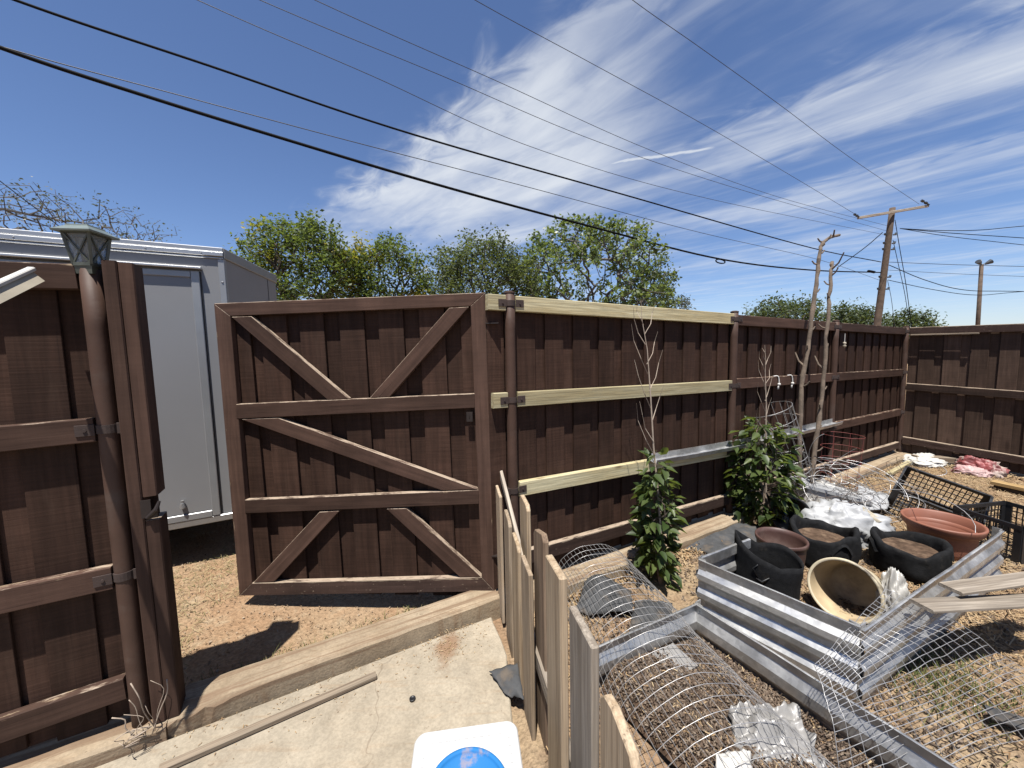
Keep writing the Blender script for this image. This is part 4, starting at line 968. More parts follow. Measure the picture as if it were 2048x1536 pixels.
# clear bottle with blue cap under the bush
bt = G(1570, 1052, .0); e = thing('plastic_bottle', bt, 'small clear bottle with a blue cap beneath the leafy bush', 'bottle')
MB().lathe([(0, 0), (.03, 0), (.032, .02), (.032, .08), (.012, .105), (.012, .115), (0, .115)], 20, bt).build('bottle', M['clear'], e, True); MB().lathe([(.014, .11), (.014, .13), (0, .132)], 16, bt).build('cap', M['blue'], e, True)
# dark bin hidden in the heap
e = thing('plastic_tub', Vector((2.30, 3.0, 0)), 'dark plastic tub on its side beneath the wire tangle', 'tub')
mwt = basis(Vector((0, 0, 1)), Vector((.25, .97, 0)).normalized().cross(Vector((0, 0, 1))) * -1, Vector((-.25, -.97, 0)).normalized(), Vector((2.30, 2.98, .15)))
MB().lathe([(0, -.28), (.11, -.28), (.145, 0), (.152, .003), (.139, 0), (.105, -.27), (0, -.27)], 36).build('wall', M['black_plastic'], e, True, mwt)
# far debris: timbers, sacks
def lay(px0, px1, z, w, t, mat, label, cat='board', name='timber_offcut'):
    a, b = G(*px0, z), G(*px1, z); return tag(timber(name, a, b, w, t, Vector((0, 0, 1)), M[mat], None), label, cat)
lay((1828, 916), (1932, 921), .09, .10, .07, 'plank', 'weathered timber lying along the foot of the back fence', 'timber')
lay((1778, 948), (1822, 922), .055, .05, .03, 'new_wood', 'short pale lumber offcut beside the flattened white sack', 'timber')
lay((1985, 964), (2110, 990), .10, .10, .035, 'plank_y', 'yellowish plank lying on the straw at the right edge', 'plank')
lay((1990, 974), (2110, 1002), .05, .05, .05, 'iron', 'dark bar under the yellowish plank at the right edge', 'bar', 'steel_bar')
crumple('flat_sack', G(1848, 930, .0)+Vector((0, 0, .02)), .25, .17, .08, 11.3, 'white_board', 'flattened pale sack of sand near the back fence corner', 'sack', .4)
pr_s = PL(1960, 925, CORN-N2*.17, N2)
crumple('torn_sack', (pr_s.x, pr_s.y, .02), .17, .08, .13, 21.4, 'red_bag', 'torn dark red feed sack against the back fence', 'sack', math.atan2(D2.y, D2.x))
pk_s = G(1945, 952, 0); crumple('torn_sack', (pk_s.x, pk_s.y, .02), .14, .11, .06, 27.1, 'pink_bag', 'crumpled pink and white sack lying on the straw', 'sack', math.atan2(D2.y, D2.x)+.2)

# long stick on the slab, container, cap
lay((318, 1540), (752, 1350), .032, .032, .022, 'plank', 'long thin broken wooden strip lying on the concrete slab', 'strip', 'wood_strip')
tag(MB().lathe([(0, .018), (.013, .018), (.0135, .027), (.011, .0285), (.009, .026), (0, .026)], 20, G(825, 1399, .02)*Vector((1, 1, 0)).x-Vector((0, 0, .02))).build('bottle_cap', M['black_plastic'], None, True), 'tiny black bottle cap on the concrete slab', 'bottle cap')
tb = thing('storage_container', Vector((-.135, .835, .018)), 'white square storage container with a round blue screw lid', 'container')
def rsq(h, r, k=8):
    P_ = []
    for cx_, cy_, a0 in ((h-r, h-r, 0), (-h+r, h-r, 90), (-h+r, -h+r, 180), (h-r, -h+r, 270)):
        for j in range(k+1): a = math.radians(a0+90*j/k); P_.append((cx_+r*math.cos(a), cy_+r*math.sin(a)))
    return P_
def rstack(levels, c, rot):
    mb = MB(); cr, sr = math.cos(rot), math.sin(rot); n = None
    for h, r, z in levels:
        P_ = rsq(h, r); n = len(P_); mb.V += [Vector((c[0]+x*cr-y*sr, c[1]+x*sr+y*cr, z)) for x, y in P_]
    for i in range(len(levels)-1):
        for j in range(n): mb.F.append((i*n+j, i*n+(j+1) % n, (i+1)*n+(j+1) % n, (i+1)*n+j))
    mb.F.append(tuple(range(n-1, -1, -1))); mb.F.append(tuple(range((len(levels)-1)*n, len(levels)*n))); return mb
TZ = .455; cc = (-.137, .858)
rstack([(.125, .03, .018), (.138, .03, TZ-.03), (.138, .03, TZ-.028)], cc, math.radians(7)).build('body', M['white_lid'], tb, True)
lid = rstack([(.146, .032, TZ-.034), (.148, .032, TZ-.030), (.148, .032, TZ-.006), (.144, .030, TZ), (.135, .026, TZ), (.133, .024, TZ-.003)], cc, math.radians(7)).build('lid', M['white_lid'], tb); bevel(lid, .002)
bz = TZ-.003; MB().lathe([(.105, bz), (.106, bz+.014), (.103, bz+.019), (.096, bz+.019), (.093, bz+.015), (.090, bz+.008), (.02, bz+.007), (0, bz+.007)], 64, (cc[0]+.005, cc[1]-.03, 0)).build('screw_lid', M['blue'], tb, True)
mb = MB(); r_ = random.Random(2)
cr, sr = math.cos(math.radians(7)), math.sin(math.radians(7))
for j in range(9):
    x, y = -.10+.024*j, .112; mb.box((cc[0]+x*cr-y*sr, cc[1]+x*sr+y*cr, TZ-.002), .016, .0025, .003, Matrix.Rotation(math.radians(7), 3, 'Z'))
    for sx in (-1, 1):
        x, y = sx*.12, .10-.022*j; mb.box((cc[0]+x*cr-y*sr, cc[1]+x*sr+y*cr, TZ-.002), .008, .006, .003, Matrix.Rotation(math.radians(7), 3, 'Z'))
mb.build('embossing', M['white_lid'], tb)

# galvanised channels resting on the third rail
def channel(s0, s1, zf, label, n=-.045):
    prof = [(.038, .045), (.036, .0), (-.034, -.014), (-.044, .018), (-.040, .021)]; mb = MB(); N = 14
    for i in range(N):
        s = s0+(s1-s0)*i/(N-1)
        for a, b in prof: mb.V.append(FP(s, n+a, zf(s)+b+.004*math.sin(s*3)))
    k = len(prof)
    for i in range(N-1):
        for j in range(k-1): mb.F.append((i*k+j, (i+1)*k+j, (i+1)*k+j+1, i*k+j+1))
    o = mb.build('steel_channel', M['galv'], None); o.modifiers.new('solid', 'SOLIDIFY').thickness = .002; return tag(o, label, 'channel')
channel(1.17, 2.42, lambda s: L_thr(s)+.052, 'galvanised steel channel resting on the fresh lowest rail', -.060)
channel(2.26, 4.05, lambda s: L_thrB(s)+.055-.02*(4.0-s), 'galvanised steel channel lying along the old rail behind the bush', -.056)

# ------------------------------------------------------------------ plants and trees
def leaves(centers, dirs, per, spread, size, seed, shape=(1.0, .5), up=.4, hang=0.0):
    """numpy cloud of small folded leaf blades round the given centres -> V, F (quads)"""
    r = np.random.default_rng(seed); C = np.repeat(np.asarray(centers), per, 0); n = len(C)
    P = C+r.normal(0, 1, (n, 3))*spread
    d = r.normal(0, 1, (n, 3)); d[:, 2] = d[:, 2]*.6-hang; d /= np.linalg.norm(d, axis=1, keepdims=True)
    w = r.normal(0, 1, (n, 3)); w[:, 2] *= (1-up); w -= d*(w*d).sum(1, keepdims=True); w /= np.linalg.norm(w, axis=1, keepdims=True)
    nrm = np.cross(d, w); L = (size*r.uniform(.6, 1.3, (n, 1)))*shape[0]; Wd = L*shape[1]
    a = P; b = P+d*L*.45+w*Wd*.5+nrm*Wd*.12; c = P+d*L; e = P+d*L*.45-w*Wd*.5+nrm*Wd*.12
    V = np.stack([a, b, c, e], 1).reshape(-1, 3); F = np.arange(n*4).reshape(n, 4); return V, F
def skeleton(root, top, pts, seed, bias=.35, step=.22, jit=.04):
    r = random.Random(seed); N = [Vector(root)]; par = [-1]; dep = [0.0]
    nT = 6
    for i in range(1, nT+1):
        p = Vector(root).lerp(Vector(top), i/nT)+Vector((r.uniform(-1, 1), r.uniform(-1, 1), 0))*jit; N.append(p); par.append(i-1); dep.append(dep[i-1]+(p-N[i-1]).length)
    start = nT-2; order = sorted(range(len(pts)), key=lambda i: (Vector(pts[i])-N[-1]).length)
    arr = np.array([list(p) for p in N]); dp = np.array(dep); tips = []
    for i in order:
        p = Vector(pts[i]); d = np.linalg.norm(arr-np.array(p), axis=1)+bias*dp; d[:start] += 50
        j = int(np.argmin(d)); q_ = N[j]; L = (p-q_).length; m = max(1, int(L/step)); last = j
        for t in range(1, m+1):
            f = t/m; x = q_.lerp(p, f)+(Vector((r.gauss(0, 1), r.gauss(0, 1), r.gauss(0, 1)))*jit*L*.6 if t < m else Vector()); x.z += math.sin(math.pi*f)*-.03*L
            N.append(x); par.append(last); dep.append(dep[last]+L/m); last = len(N)-1
        tips.append(last); arr = np.array([list(v_) for v_ in N]); dp = np.array(dep)
    cnt = [0]*len(N)
    for t in tips:
        while t >= 0: cnt[t] += 1; t = par[t]
    return N, par, cnt, tips
def branch_mesh(N, par, cnt, r0_, p=.45, k=5):
    mb = MB()
    for i in range(1, len(N)):
        a, b = N[par[i]], N[i]; ra = r0_*cnt[par[i]]**p if par[i] > 0 else r0_*cnt[0]**p*1.15; rb_ = r0_*max(cnt[i], 1)**p
        ra = min(ra, rb_*1.6)
        mb.tube([a, b], [ra, rb_], k if rb_ > .012 else 3, False)
    return mb
def crown_pts(c, rad, n, seed, thr=.42, freq=1.1, shell=.35, flat=-.6):
    r = np.random.default_rng(seed); out = []
    while len(out) < n:
        d = r.normal(0, 1, 3); d /= np.linalg.norm(d); f = (shell+(1-shell)*r.random())**.6
        lump = 1+.28*mnoise.noise(Vector(d)*1.7+Vector((seed*3.1, 0, 0)))+.14*mnoise.noise(Vector(d)*4+Vector((0, seed, 0)))
        if d[2] < flat: continue
        p = np.array(c)+d*np.array(rad)*f*lump
        if mnoise.noise(Vector(p)*freq+Vector((seed, 0, 0)))*.5+.5 < thr-.08: continue
        out.append(p)
    return out
def tree(name, label, base, c, rad, n, seed, leaf, per, size, spread, bark='bark_dark', r0_=.006, shape=(1, .5), thr=.40, group='trees beyond the fence', shell=.35, extra=None, hang=0.0, bias=.35, lefts=1.0, top=None, step=.25, freq=1.1, kind_group=True):
    e = thing(name, base, label, 'tree', group); pts = crown_pts(c, rad, n, seed, thr, freq, shell)
    tp_ = top or Vector((c[0]*.5+base[0]*.5, c[1], c[2]-rad[2]*.75))
    N, par, cnt, tips = skeleton(base, tp_, pts, seed, bias, step)
    branch_mesh(N, par, cnt, r0_).build('trunk', M[bark], e, False)
    r = random.Random(seed); cen = []
    for i in range(1, len(N)):
        if cnt[i] <= 2:
            cen.append(N[i])
            if r.random() < .6: cen.append(N[i].lerp(N[par[i]], .5))
    cen = [list(p) for p in cen if r.random() < lefts]
    sel = np.array([mnoise.noise(Vector(p)*.9+Vector((0, 0, seed))) for p in cen])
    if extra:
        hi = sel > np.quantile(sel, 1-extra[1]); lo = [cen[i] for i in range(len(cen)) if not hi[i]]; yl = [cen[i] for i in range(len(cen)) if hi[i]]
        V, F = leaves(yl, None, per, spread, size, seed+5, shape, .4, hang); put('yellow_foliage', mesh_from('yellow_foliage', V, F), M[extra[0]], e); cen = lo
    V, F = leaves(cen, None, per, spread, size, seed+1, shape, .4, hang); put('crown', mesh_from('crown', V, F), M[leaf], e); return e
def TW(px, py, yy): return DY(px, py, yy)
def base_of(px, yy):
    p = DY(px, 700, yy); return Vector((p.x, p.y, -.02))
def mk(name, label, px0, px1, ytop, ybot, yy, n, seed, leaf, per, size, spread, basepx=None, depth=None, **k):
    l, r_ = DY(px0, (ytop+ybot)/2, yy), DY(px1, (ytop+ybot)/2, yy); t, b = DY((px0+px1)/2, ytop, yy), DY((px0+px1)/2, ybot, yy)
    c = ((l.x+r_.x)/2, yy, (t.z+b.z)/2); rx = (r_.x-l.x)/2; rz = (t.z-b.z)/2
    bs = base_of(basepx or (px0+px1)/2, yy); return tree(name, label, bs, c, (rx, depth or rx*.85, rz), n, seed, leaf, per, size, spread, **k)
mk('locust_tree', 'leafy green tree with yellowing lower leaves just right of the trailer', 495, 740, 432, 670, 8.6, 620, 3, 'leaf_locust', 24, .09, .10, 620, extra=('leaf_yellow', .16), thr=.40)
mk('locust_tree', 'smaller tree with bright yellow leaves left of the dark mesquite', 685, 858, 466, 660, 9.4, 380, 8, 'leaf_locust', 20, .085, .10, 740, extra=('leaf_yellow', .26), thr=.44)
mk('mesquite_tree', 'dense grey-green bushy tree behind the gate hinge post', 838, 1095, 478, 690, 10.5, 720, 12, 'leaf_mesq', 26, .09, .12, 960, thr=.34)
mk('elm_tree', 'tall open tree with clustered pale leaves and showing branches above the fresh rails', 1015, 1325, 436, 720, 11.8, 820, 21, 'leaf_elm', 18, .115, .08, 1190, bark='twig_grey', thr=.38, r0_=.007, shell=.5, bias=.2, step=.3, shape=(1, .62))
mk('shrub_tree', 'low leafy tree top at the right end of the tall open tree', 1250, 1345, 505, 680, 12.2, 150, 25, 'leaf_elm', 18, .11, .10, 1300, bark='twig_grey', thr=.36)
mk('far_tree', 'hazy pale green treetop just right of the tall open tree', 1332, 1388, 592, 660, 24, 60, 28, 'leaf_grey', 14, .16, .16, 1360, group='far trees over the fence')
mk('far_tree', 'wide rounded dark treetop left of the two dry stakes', 1492, 1645, 597, 700, 30, 240, 31, 'leaf_far', 26, .24, .30, 1570, group='far trees over the fence', thr=.25, r0_=.02, step=.8, freq=.4)
mk('far_tree', 'dark treetop between the dry stakes and the utility pole', 1648, 1752, 612, 700, 30, 190, 33, 'leaf_far', 26, .24, .28, 1700, group='far trees over the fence', thr=.25, r0_=.02, step=.8, freq=.4)
mk('far_tree', 'small flat-topped dark treetop right of the utility pole', 1776, 1866, 626, 700, 30, 150, 36, 'leaf_far', 26, .22, .26, 1820, group='far trees over the fence', thr=.25, r0_=.02, step=.8, freq=.4)
mk('bare_tree', 'nearly bare grey tree rising behind the trailer roof', -200, 292, 384, 570, 8.2, 1200, 41, 'leaf_grey', 4, .06, .08, 40, bark='twig_grey', thr=.36, r0_=.004, lefts=.9, shell=.45, bias=.15)

def sapling(name, label, base, seed, h_bare, bare, n, c, rad, size, per, lean):
    e = thing(name, base, label, 'plant'); base = Vector(base)
    pts = crown_pts(c, rad, n, seed, .30, 4.0, .3, -1.1); N, par, cnt, tips = skeleton(base, Vector((c[0], c[1], c[2])), pts, seed, .5, .06, .012)
    branch_mesh(N, par, cnt, .0016).build('stem', M['bark'], e)
    r = random.Random(seed); cen = [list(N[i]) for i in range(1, len(N)) if cnt[i] <= 2]
    r2 = np.random.default_rng(seed); n_ = len(cen)*per; C = np.repeat(np.array(cen), per, 0)+r2.normal(0, .022, (n_, 3))
    out = C-np.array([c[0], c[1], 0])*np.array([1, 1, 0])-np.array([0, 0, 1])*C*np.array([0, 0, 1]); d = out/np.maximum(np.linalg.norm(out, axis=1, keepdims=True), .02)+r2.normal(0, .55, (n_, 3)); d[:, 2] -= .35; d /= np.linalg.norm(d, axis=1, keepdims=True)
    w = np.cross(d, np.array([0, 0, 1.0])+r2.normal(0, .35, (n_, 3))); w /= np.linalg.norm(w, axis=1, keepdims=True); nm = np.cross(w, d); L = size*(.3+1.0*r2.random((n_, 1))**1.2); W_ = L*r2.uniform(.42, .68, (n_, 1))
    bow = nm*L*.10
    cols_ = [C, C+d*L*.22+w*W_*.45+bow*.7, C+d*L*.55+w*W_*.42+bow, C+d*L-nm*L*.12, C+d*L*.55-w*W_*.42+bow, C+d*L*.22-w*W_*.45+bow*.7, C+d*L*.4-nm*L*.03]
    V = np.stack(cols_, 1).reshape(-1, 3); b = np.arange(n_)*7
    F = np.concatenate([np.stack([b+i, b+j, b+6], 1) for i, j in ((0, 1), (1, 2), (2, 3), (3, 4), (4, 5), (5, 0))])
    put('leaves', mesh_from('leaves', V, F[:, ::-1], True), M['leaf_mul'], e)
    mb = MB(); b0_ = base+Vector((0, 0, .3)); main = [b0_.lerp(Vector(bare), f)+Vector((r.gauss(0, .006), r.gauss(0, .006), 0)) for f in (0, .2, .4, .6, .8, .92, 1)]
    L_ = (Vector(bare)-b0_).length; mb.tube(main, [.007, .0065, .0055, .0045, .003, .002, .001], 6)
    for f, sd, ln in ((.42, -1, .26), (.50, 1, .22), (.56, -1, .30), (.63, 1, .25), (.70, -1, .30), (.74, 1, .20), (.82, -1, .22), (.86, 1, .2), (.9, -1, .12), (.36, -1, .34)):
        i = min(int(f*6), 5); p = b0_.lerp(Vector(bare), f); s_ = DR*sd; ln *= L_/1.5
        mb.tube([p, p+s_*ln*.22+Vector((0, r.uniform(-.03, .03), ln*.32)), p+s_*ln*.38+Vector((0, r.uniform(-.04, .04), ln*.68)), p+s_*ln*.46+Vector((0, 0, ln))], [.003, .0024, .0018, .0009], 4)
    mb.build('bare_branch', M['twig'], e); return e
b1 = G(1322, 1168, .0); tipb = DY(1283, 600, b1.y+.05)
sapling('mulberry_sapling', 'slim leafy sapling with a tall bare pale twig by the first fence bay', b1, 51, 1, tipb, 190, (b1.x-.025, b1.y+.03, .44), (.105, .10, .45), .085, 5, 0)
b2 = G(1528, 1052, .0); tipb = DY(1530, 690, b2.y)
sapling('mulberry_sapling', 'bushy leafy sapling beside the second fence post', b2, 57, 1, tipb, 330, (b2.x-.02, b2.y+.02, .44), (.26, .20, .45), .095, 4, 0)

# two dry lopped stakes leaning by the fence
def stake(pix, yy, r0_, label, seed):
    P_ = [DY(x, y, yy+.05*i) for i, (x, y) in enumerate(pix)]; P_[0].z = -.03; e = thing('dry_stake', P_[0], label, 'stake', 'dry lopped stakes'); r = random.Random(seed)
    pts = catmull(P_, 6); n = len(pts); mb = MB(); mb.tube([p+Vector((r.gauss(0, .003), r.gauss(0, .003), 0)) for p in pts], [r0_*(1-.35*i/n)*(1+.10*r.gauss(0, 1)) for i in range(n)], 10); mb.build('trunk', M['bark'], e)
    for i in range(3, n-2, 2):
        a = r.uniform(0, 6.28); d = Vector((math.cos(a), math.sin(a)*.5, .35)).normalized(); p = pts[i]; l = r.uniform(.04, .075) if r.random() < .8 else .14
        m2 = MB(); m2.tube([p, p+d*l*.6, p+d*l+Vector((0, 0, .02 if l < .1 else .05))], [r0_*.42, r0_*.33, r0_*.26], 6); m2.build('stub', M['bark'], e)
stake([(1598, 1010), (1602, 800), (1618, 680), (1632, 570), (1640, 500), (1655, 478), (1678, 470)], 3.42, .021, 'taller dry stake with a hooked top leaning by the fence', 1)
stake([(1618, 1015), (1632, 880), (1648, 760), (1655, 640), (1662, 560), (1664, 524)], 3.36, .020, 'straighter dry stake just right of the hooked one', 2)

# wire plant cages and the tangle
def wires(name, parent, paths, r, mat):
    mb = MB()
    for p in paths: mb.tube(p, r, 4, False)
    return mb.build(name, M[mat], parent, True)
def cage(label, base, axis_, r0_, r1_, H, nv, nr, mat, wr=.0022):
    e = thing('plant_cage', base, label, 'plant cage', 'wire plant cages'); a = Vector(axis_).normalized(); u = a.cross(Vector((.3, .9, .1))).normalized(); v = a.cross(u); base = Vector(base)
    vp = []; rp = []
    for j in range(nv):
        an = 2*math.pi*j/nv; vp.append([base+a*(H*f)+(u*math.cos(an)+v*math.sin(an))*(r0_+(r1_-r0_)*f) for f in (0, .3, .6, 1)])
    for i in range(nr):
        f = .15+.85*i/(nr-1); rr = r0_+(r1_-r0_)*f; rp.append([base+a*(H*f)+(u*math.cos(t)+v*math.sin(t))*rr for t in [2*math.pi*k_/24 for k_ in range(25)]])
    wires('upright_wire', e, vp, wr, mat); wires('ring', e, rp, wr, mat); return e
cb = DY(1618, 985, 3.35); ctp = DY(1545, 785, 3.35)
cage('silver wire plant cage leaning left against the fence', (cb.x, cb.y, .03), (ctp.x-cb.x, 0.05, ctp.z-cb.z), .11, .19, (ctp-cb).length, 16, 8, 'wire', .0022)
cr_ = DY(1672, 985, 3.62); cage('red wire plant cage standing beside the second dry stake', (cr_.x+.10, cr_.y+.1, .02), (.04, .0, 1), .15, .17, .62, 8, 5, 'wire_red')
cage('thin grey wire cage toppled among the rubbish', G(1690, 990, .08), (.75, -.3, .45), .10, .17, .55, 10, 6, 'wire_dark', .0016)
e = thing('wire_tangle', G(1660, 1005, 0), 'springy heap of loose grey fencing wire on the rubbish', 'wire'); r = random.Random(77); tp_ = []
cw = G(1668, 1000, .12)
for i in range(70):
    c_ = cw+Vector((r.gauss(0, .22), r.gauss(0, .16), abs(r.gauss(.12, .16)))); rad = r.uniform(.10, .36); u = Vector((r.gauss(0, 1), r.gauss(0, 1), r.gauss(0, .7))).normalized(); w_ = u.cross(Vector((r.gauss(0, .5), r.gauss(0, .5), 1))).normalized(); a0 = r.uniform(0, 6.28); sp = r.uniform(1.2, 4.5); el = r.uniform(.4, 1)
    P_ = []
    for k_ in range(16):
        t = a0+sp*k_/15; p = c_+u*math.cos(t)*rad+w_*math.sin(t)*rad*el+Vector((0, 0, .01*k_/15)); p.z = max(p.z, .02+.01*r.random()); P_.append(p)
    tp_.append(P_)
wires('loose_wire', e, tp_[:54], .0024, 'wire'); wires('rusty_wire', e, tp_[54:], .0022, 'wire_dark')
mb = MB()
for i in range(70):
    c_ = cw+Vector((r.gauss(-.05, .16), r.gauss(.0, .12), abs(r.gauss(.02, .06)))); d = Vector((r.gauss(0, 1), r.gauss(0, .6), r.gauss(0, .35))).normalized(); l = r.uniform(.1, .35); a, b = c_-d*l/2, c_+d*l/2
    a.z = max(a.z, .015); b.z = max(b.z, .015); mb.tube([a, (a+b)/2+Vector((0, 0, .02)), b], .0022, 4, False)
mb.build('twig', M['twig_grey'], e)
# rope ties over the second rail
def rope(px, label, seed):
    s = FS(PL(px, 765, A0, NN)); z = L_midB(s); P_ = [FP(s-.03, .0, z+.047), FP(s-.005, -.022, z+.049), FP(s+.008, -.028, z+.02), FP(s+.012, -.03, z-.03)]
    e = thing('rope_tie', FP(s, -.02, z), label, 'rope', 'white rope ties'); mb = MB(); mb.tube(catmull(P_, 4), .0055, 6); mb.build('loop', M['rope'], e, True); k_ = P_[-1]
    mb = MB(); mb.lathe([(0, -.013), (.010, -.010), (.014, 0), (.010, .010), (0, .013)], 10, k_); mb.tube([k_, k_+Vector((-.006, 0, -.02)), k_+Vector((-.012, -.004, -.045))], [.006, .007, .009], 6); mb.build('knot', M['rope'], e, True)
rope(1550, 'left one of two white rope ties knotted over the fence rail', 1); rope(1577, 'right one of two white rope ties knotted over the fence rail', 2)
e = thing('rope_tie', FP(4.14, -.04, 1.6), 'small yellowish knotted tie hanging from the third pipe post', 'rope'); k_ = FP(4.14, -.04, 1.56)
MB().lathe([(0, -.03), (.014, -.026), (.018, -.012), (.008, 0), (.017, .012), (.013, .026), (0, .03)], 10, k_).build('knot', M['tan_sheet'], e, True); MB().tube([k_, k_+Vector((.0, 0, .12))], .003, 5).build('cord', M['rope'], e)
# rocks by the curb
def rock(p, s, seed, label, mat='stone'):
    mb = MB(); nu, nv = 14, 9
    for i in range(nv+1):
        for j in range(nu):
            th, ph = math.pi*i/nv, 2*math.pi*j/nu; d = Vector((math.sin(th)*math.cos(ph), math.sin(th)*math.sin(ph), math.cos(th))); f = 1+.35*mnoise.noise(d*1.6+Vector((seed, 0, 0))); mb.V.append(Vector(p)+Vector((d.x*s*f, d.y*s*f, d.z*s*.75*f+s*.6)))
    for i in range(nv):
        for j in range(nu): mb.F.append((i*nu+j, i*nu+(j+1) % nu, (i+1)*nu+(j+1) % nu, (i+1)*nu+j))
    return tag(mb.build('rock', M[mat], None), label, 'rock')
rock(FP(.93, -.10, .08), .035, 1, 'larger pale rock on the curb beside the slim sapling'); rock(FP(1.02, -.09, .08), .026, 4, 'smaller pale rock on the curb touching the slim sapling')
# dry weeds at the foot of the left post
e = thing('dry_weed', FP(sL+.02, -.07, .05), 'tangled dry weeds at the foot of the left pipe post', 'weeds'); mb = MB(); r = random.Random(3)
for i in range(14):
    p = FP(sL+r.uniform(-.07, .08), -.07+r.uniform(-.02, .01), .06+r.uniform(0, .02)); d = DR*r.uniform(-.05, .06)-NN*r.uniform(-.01, .05); h = r.uniform(.06, .26) if i < 8 else r.uniform(.03, .08)
    mb.tube(catmull([p, p+d*.6+Vector((0, 0, h*.4)), p+d*1.3+DR*r.uniform(-.03, .03)+Vector((0, 0, h*.75)), p+d*1.1+DR*r.uniform(-.05, .03)+Vector((0, 0, h))], 3), r.choice((.001, .0015, .0022)), 5)
mb.build('stalk', M['twig'], e, True)

# ------------------------------------------------------------------ utility pole, floodlight pole, overhead lines
UB = DY(1757, 655, 18); UB = Vector((UB.x-.25, 18, -.05)); UT = DY(1785, 416, 18)
up_ = thing('utility_pole', UB, 'leaning wooden utility pole with a single crossarm beyond the fence', 'utility pole')
MB().tube([UB.lerp(UT, i/8) for i in range(9)], [.155-.045*i/8 for i in range(9)], 14).build('pole', M['pole'], up_, True)
ca, cbp = DY(1716, 436, 17.8), DY(1856, 412, 17.8)
MB().beam(ca, cbp, .11, .09, Vector((0, -1, 0)), .01).build('crossarm', M['picket_grey'], up_)
for p, d in ((ca, Vector((-.25, 0, .14))), (cbp, Vector((-.40, 0, .22)))):
    mb = MB(); pts = [p+d*f+Vector((0, -.05, .03)) for f in (0, .3, .31, .5, .51, .7, .71, .95)]; mb.tube(pts, [.03, .03, .055, .055, .03, .03, .055, .05], 8); mb.build('insulator', M['metal_lamp'], up_)
for f in (.845, .795, .76, .60, .53):
    c_ = UB.lerp(UT, f)
    for sx in (-1, 1):
        mb = MB(); mb.tube([c_+Vector((sx*.15, -.05, 0)), c_+Vector((sx*.24, -.07, .01)), c_+Vector((sx*.26, -.07, .08))], [.03, .05, .045], 8); mb.build('spool', M['metal_lamp'], up_)
FB = DY(1957, 655, 26); FB.z = -.05; FT = DY(1963, 530, 26)
fp_ = thing('floodlight_pole', FB, 'thin wooden pole carrying two floodlights far right', 'light pole')
MB().tube([FB, FT], [.12, .10], 10).build('pole', M['pole'], fp_, True)
for sx in (-1, 1):
    c_ = FT+Vector((sx*.26, -.1, .10)); mb = MB(); mb.tube([FT+Vector((0, 0, .02)), c_], .04, 6); mb.build('bracket', M['metal_lamp'], fp_)
    d = Vector((sx*.8, -.3, .45)).normalized(); mb = MB(); mb.tube([c_-d*.12, c_, c_+d*.22, c_+d*.24], [.06, .10, .16, .13], 12); mb.build('floodlight', M['metal_lamp'], fp_)
wires_g = 'overhead lines over the yard'
pA = Vector((UB.x+.1, 18, 0))
def line(pix, label, r, mat='cable', p0=None, ext=True, n=NN):
    P_ = [PL(x, y, p0 or pA, n) for x, y in pix]
    if ext: P_ = [P_[0]+(P_[0]-P_[1])*1.1+Vector((0, 0, .15))]+P_
    pts = catmull(P_, 10); return tag(MB().tube(pts, r, 6).build('overhead_cable', M[mat], None, True), label, 'cable', wires_g)
line([(0, 95), (285, 190), (575, 280), (870, 368), (1170, 450), (1440, 518), (1620, 540), (1762, 545)], 'thickest black overhead cable, lowest of the lines on the left', .026)
line([(30, 0), (420, 132), (830, 270), (1250, 390), (1620, 495), (1762, 524)], 'black overhead cable just above the thickest one', .018)
line([(0, 92), (350, 188), (700, 282), (1040, 370), (1400, 465), (1640, 520), (1764, 562)], 'thin overhead line between the two black cables', .007, 'cable_thin')
line([(395, 0), (740, 150), (1080, 300), (1420, 398), (1772, 470)], 'faint power line entering the frame nearest the top left', .006, 'cable_thin')
line([(520, 0), (880, 150), (1200, 285), (1500, 385), (1774, 462)], 'faint power line second from the top left', .006, 'cable_thin')
line([(630, 0), (1000, 165), (1300, 300), (1560, 395), (1776, 452)], 'faint power line third from the top left', .006, 'cable_thin')
line([(950, 0), (1180, 125), (1400, 245), (1580, 350), (1713, 430)], 'high power line running to the left end of the crossarm', .007, 'cable_thin', ca)
line([(1265, 0), (1400, 95), (1560, 210), (1700, 315), (1838, 408)], 'high power line running to the right end of the crossarm', .007, 'cable_thin', cbp)
def yline(pix, label, r, yy, mat='cable_thin', ext=True):
    P_ = [DY(x, y, yy) for x, y in pix]
    if ext: P_.append(P_[-1]+(P_[-1]-P_[-2])*3)
    return tag(MB().tube(catmull(P_, 8), r, 6).build('overhead_cable', M[mat], None, True), label, 'cable', wires_g)
yline([(1800, 457), (1880, 461), (1960, 460), (2048, 452)], 'service line rising to the right from the utility pole', .016, 17.9, 'cable')
yline([(1800, 457), (1900, 466), (2048, 476)], 'middle service line running right from the utility pole', .016, 17.95, 'cable')
yline([(1800, 457), (1900, 473), (2048, 490)], 'lowest of the three service lines running right from the upper pole', .013, 17.9, 'cable')
yline([(1775, 524), (1900, 529), (2048, 533)], 'nearly level line running right from mid pole', .012, 17.9)
yline([(1775, 540), (1900, 547), (2048, 553)], 'second nearly level line running right from mid pole', .009, 17.95)
yline([(1778, 530), (1850, 560), (1930, 580), (2048, 583)], 'sagging cable dropping right from mid pole past the floodlight pole', .016, 17.9, 'cable')
yline([(1776, 560), (1860, 578), (1950, 590), (2048, 583)], 'lowest sagging cable to the right of the utility pole', .014, 17.9, 'cable')
yline([(1765, 465), (1730, 495), (1674, 536)], 'short drop cable slanting down left from the upper pole', .018, 17.9, 'cable', False)
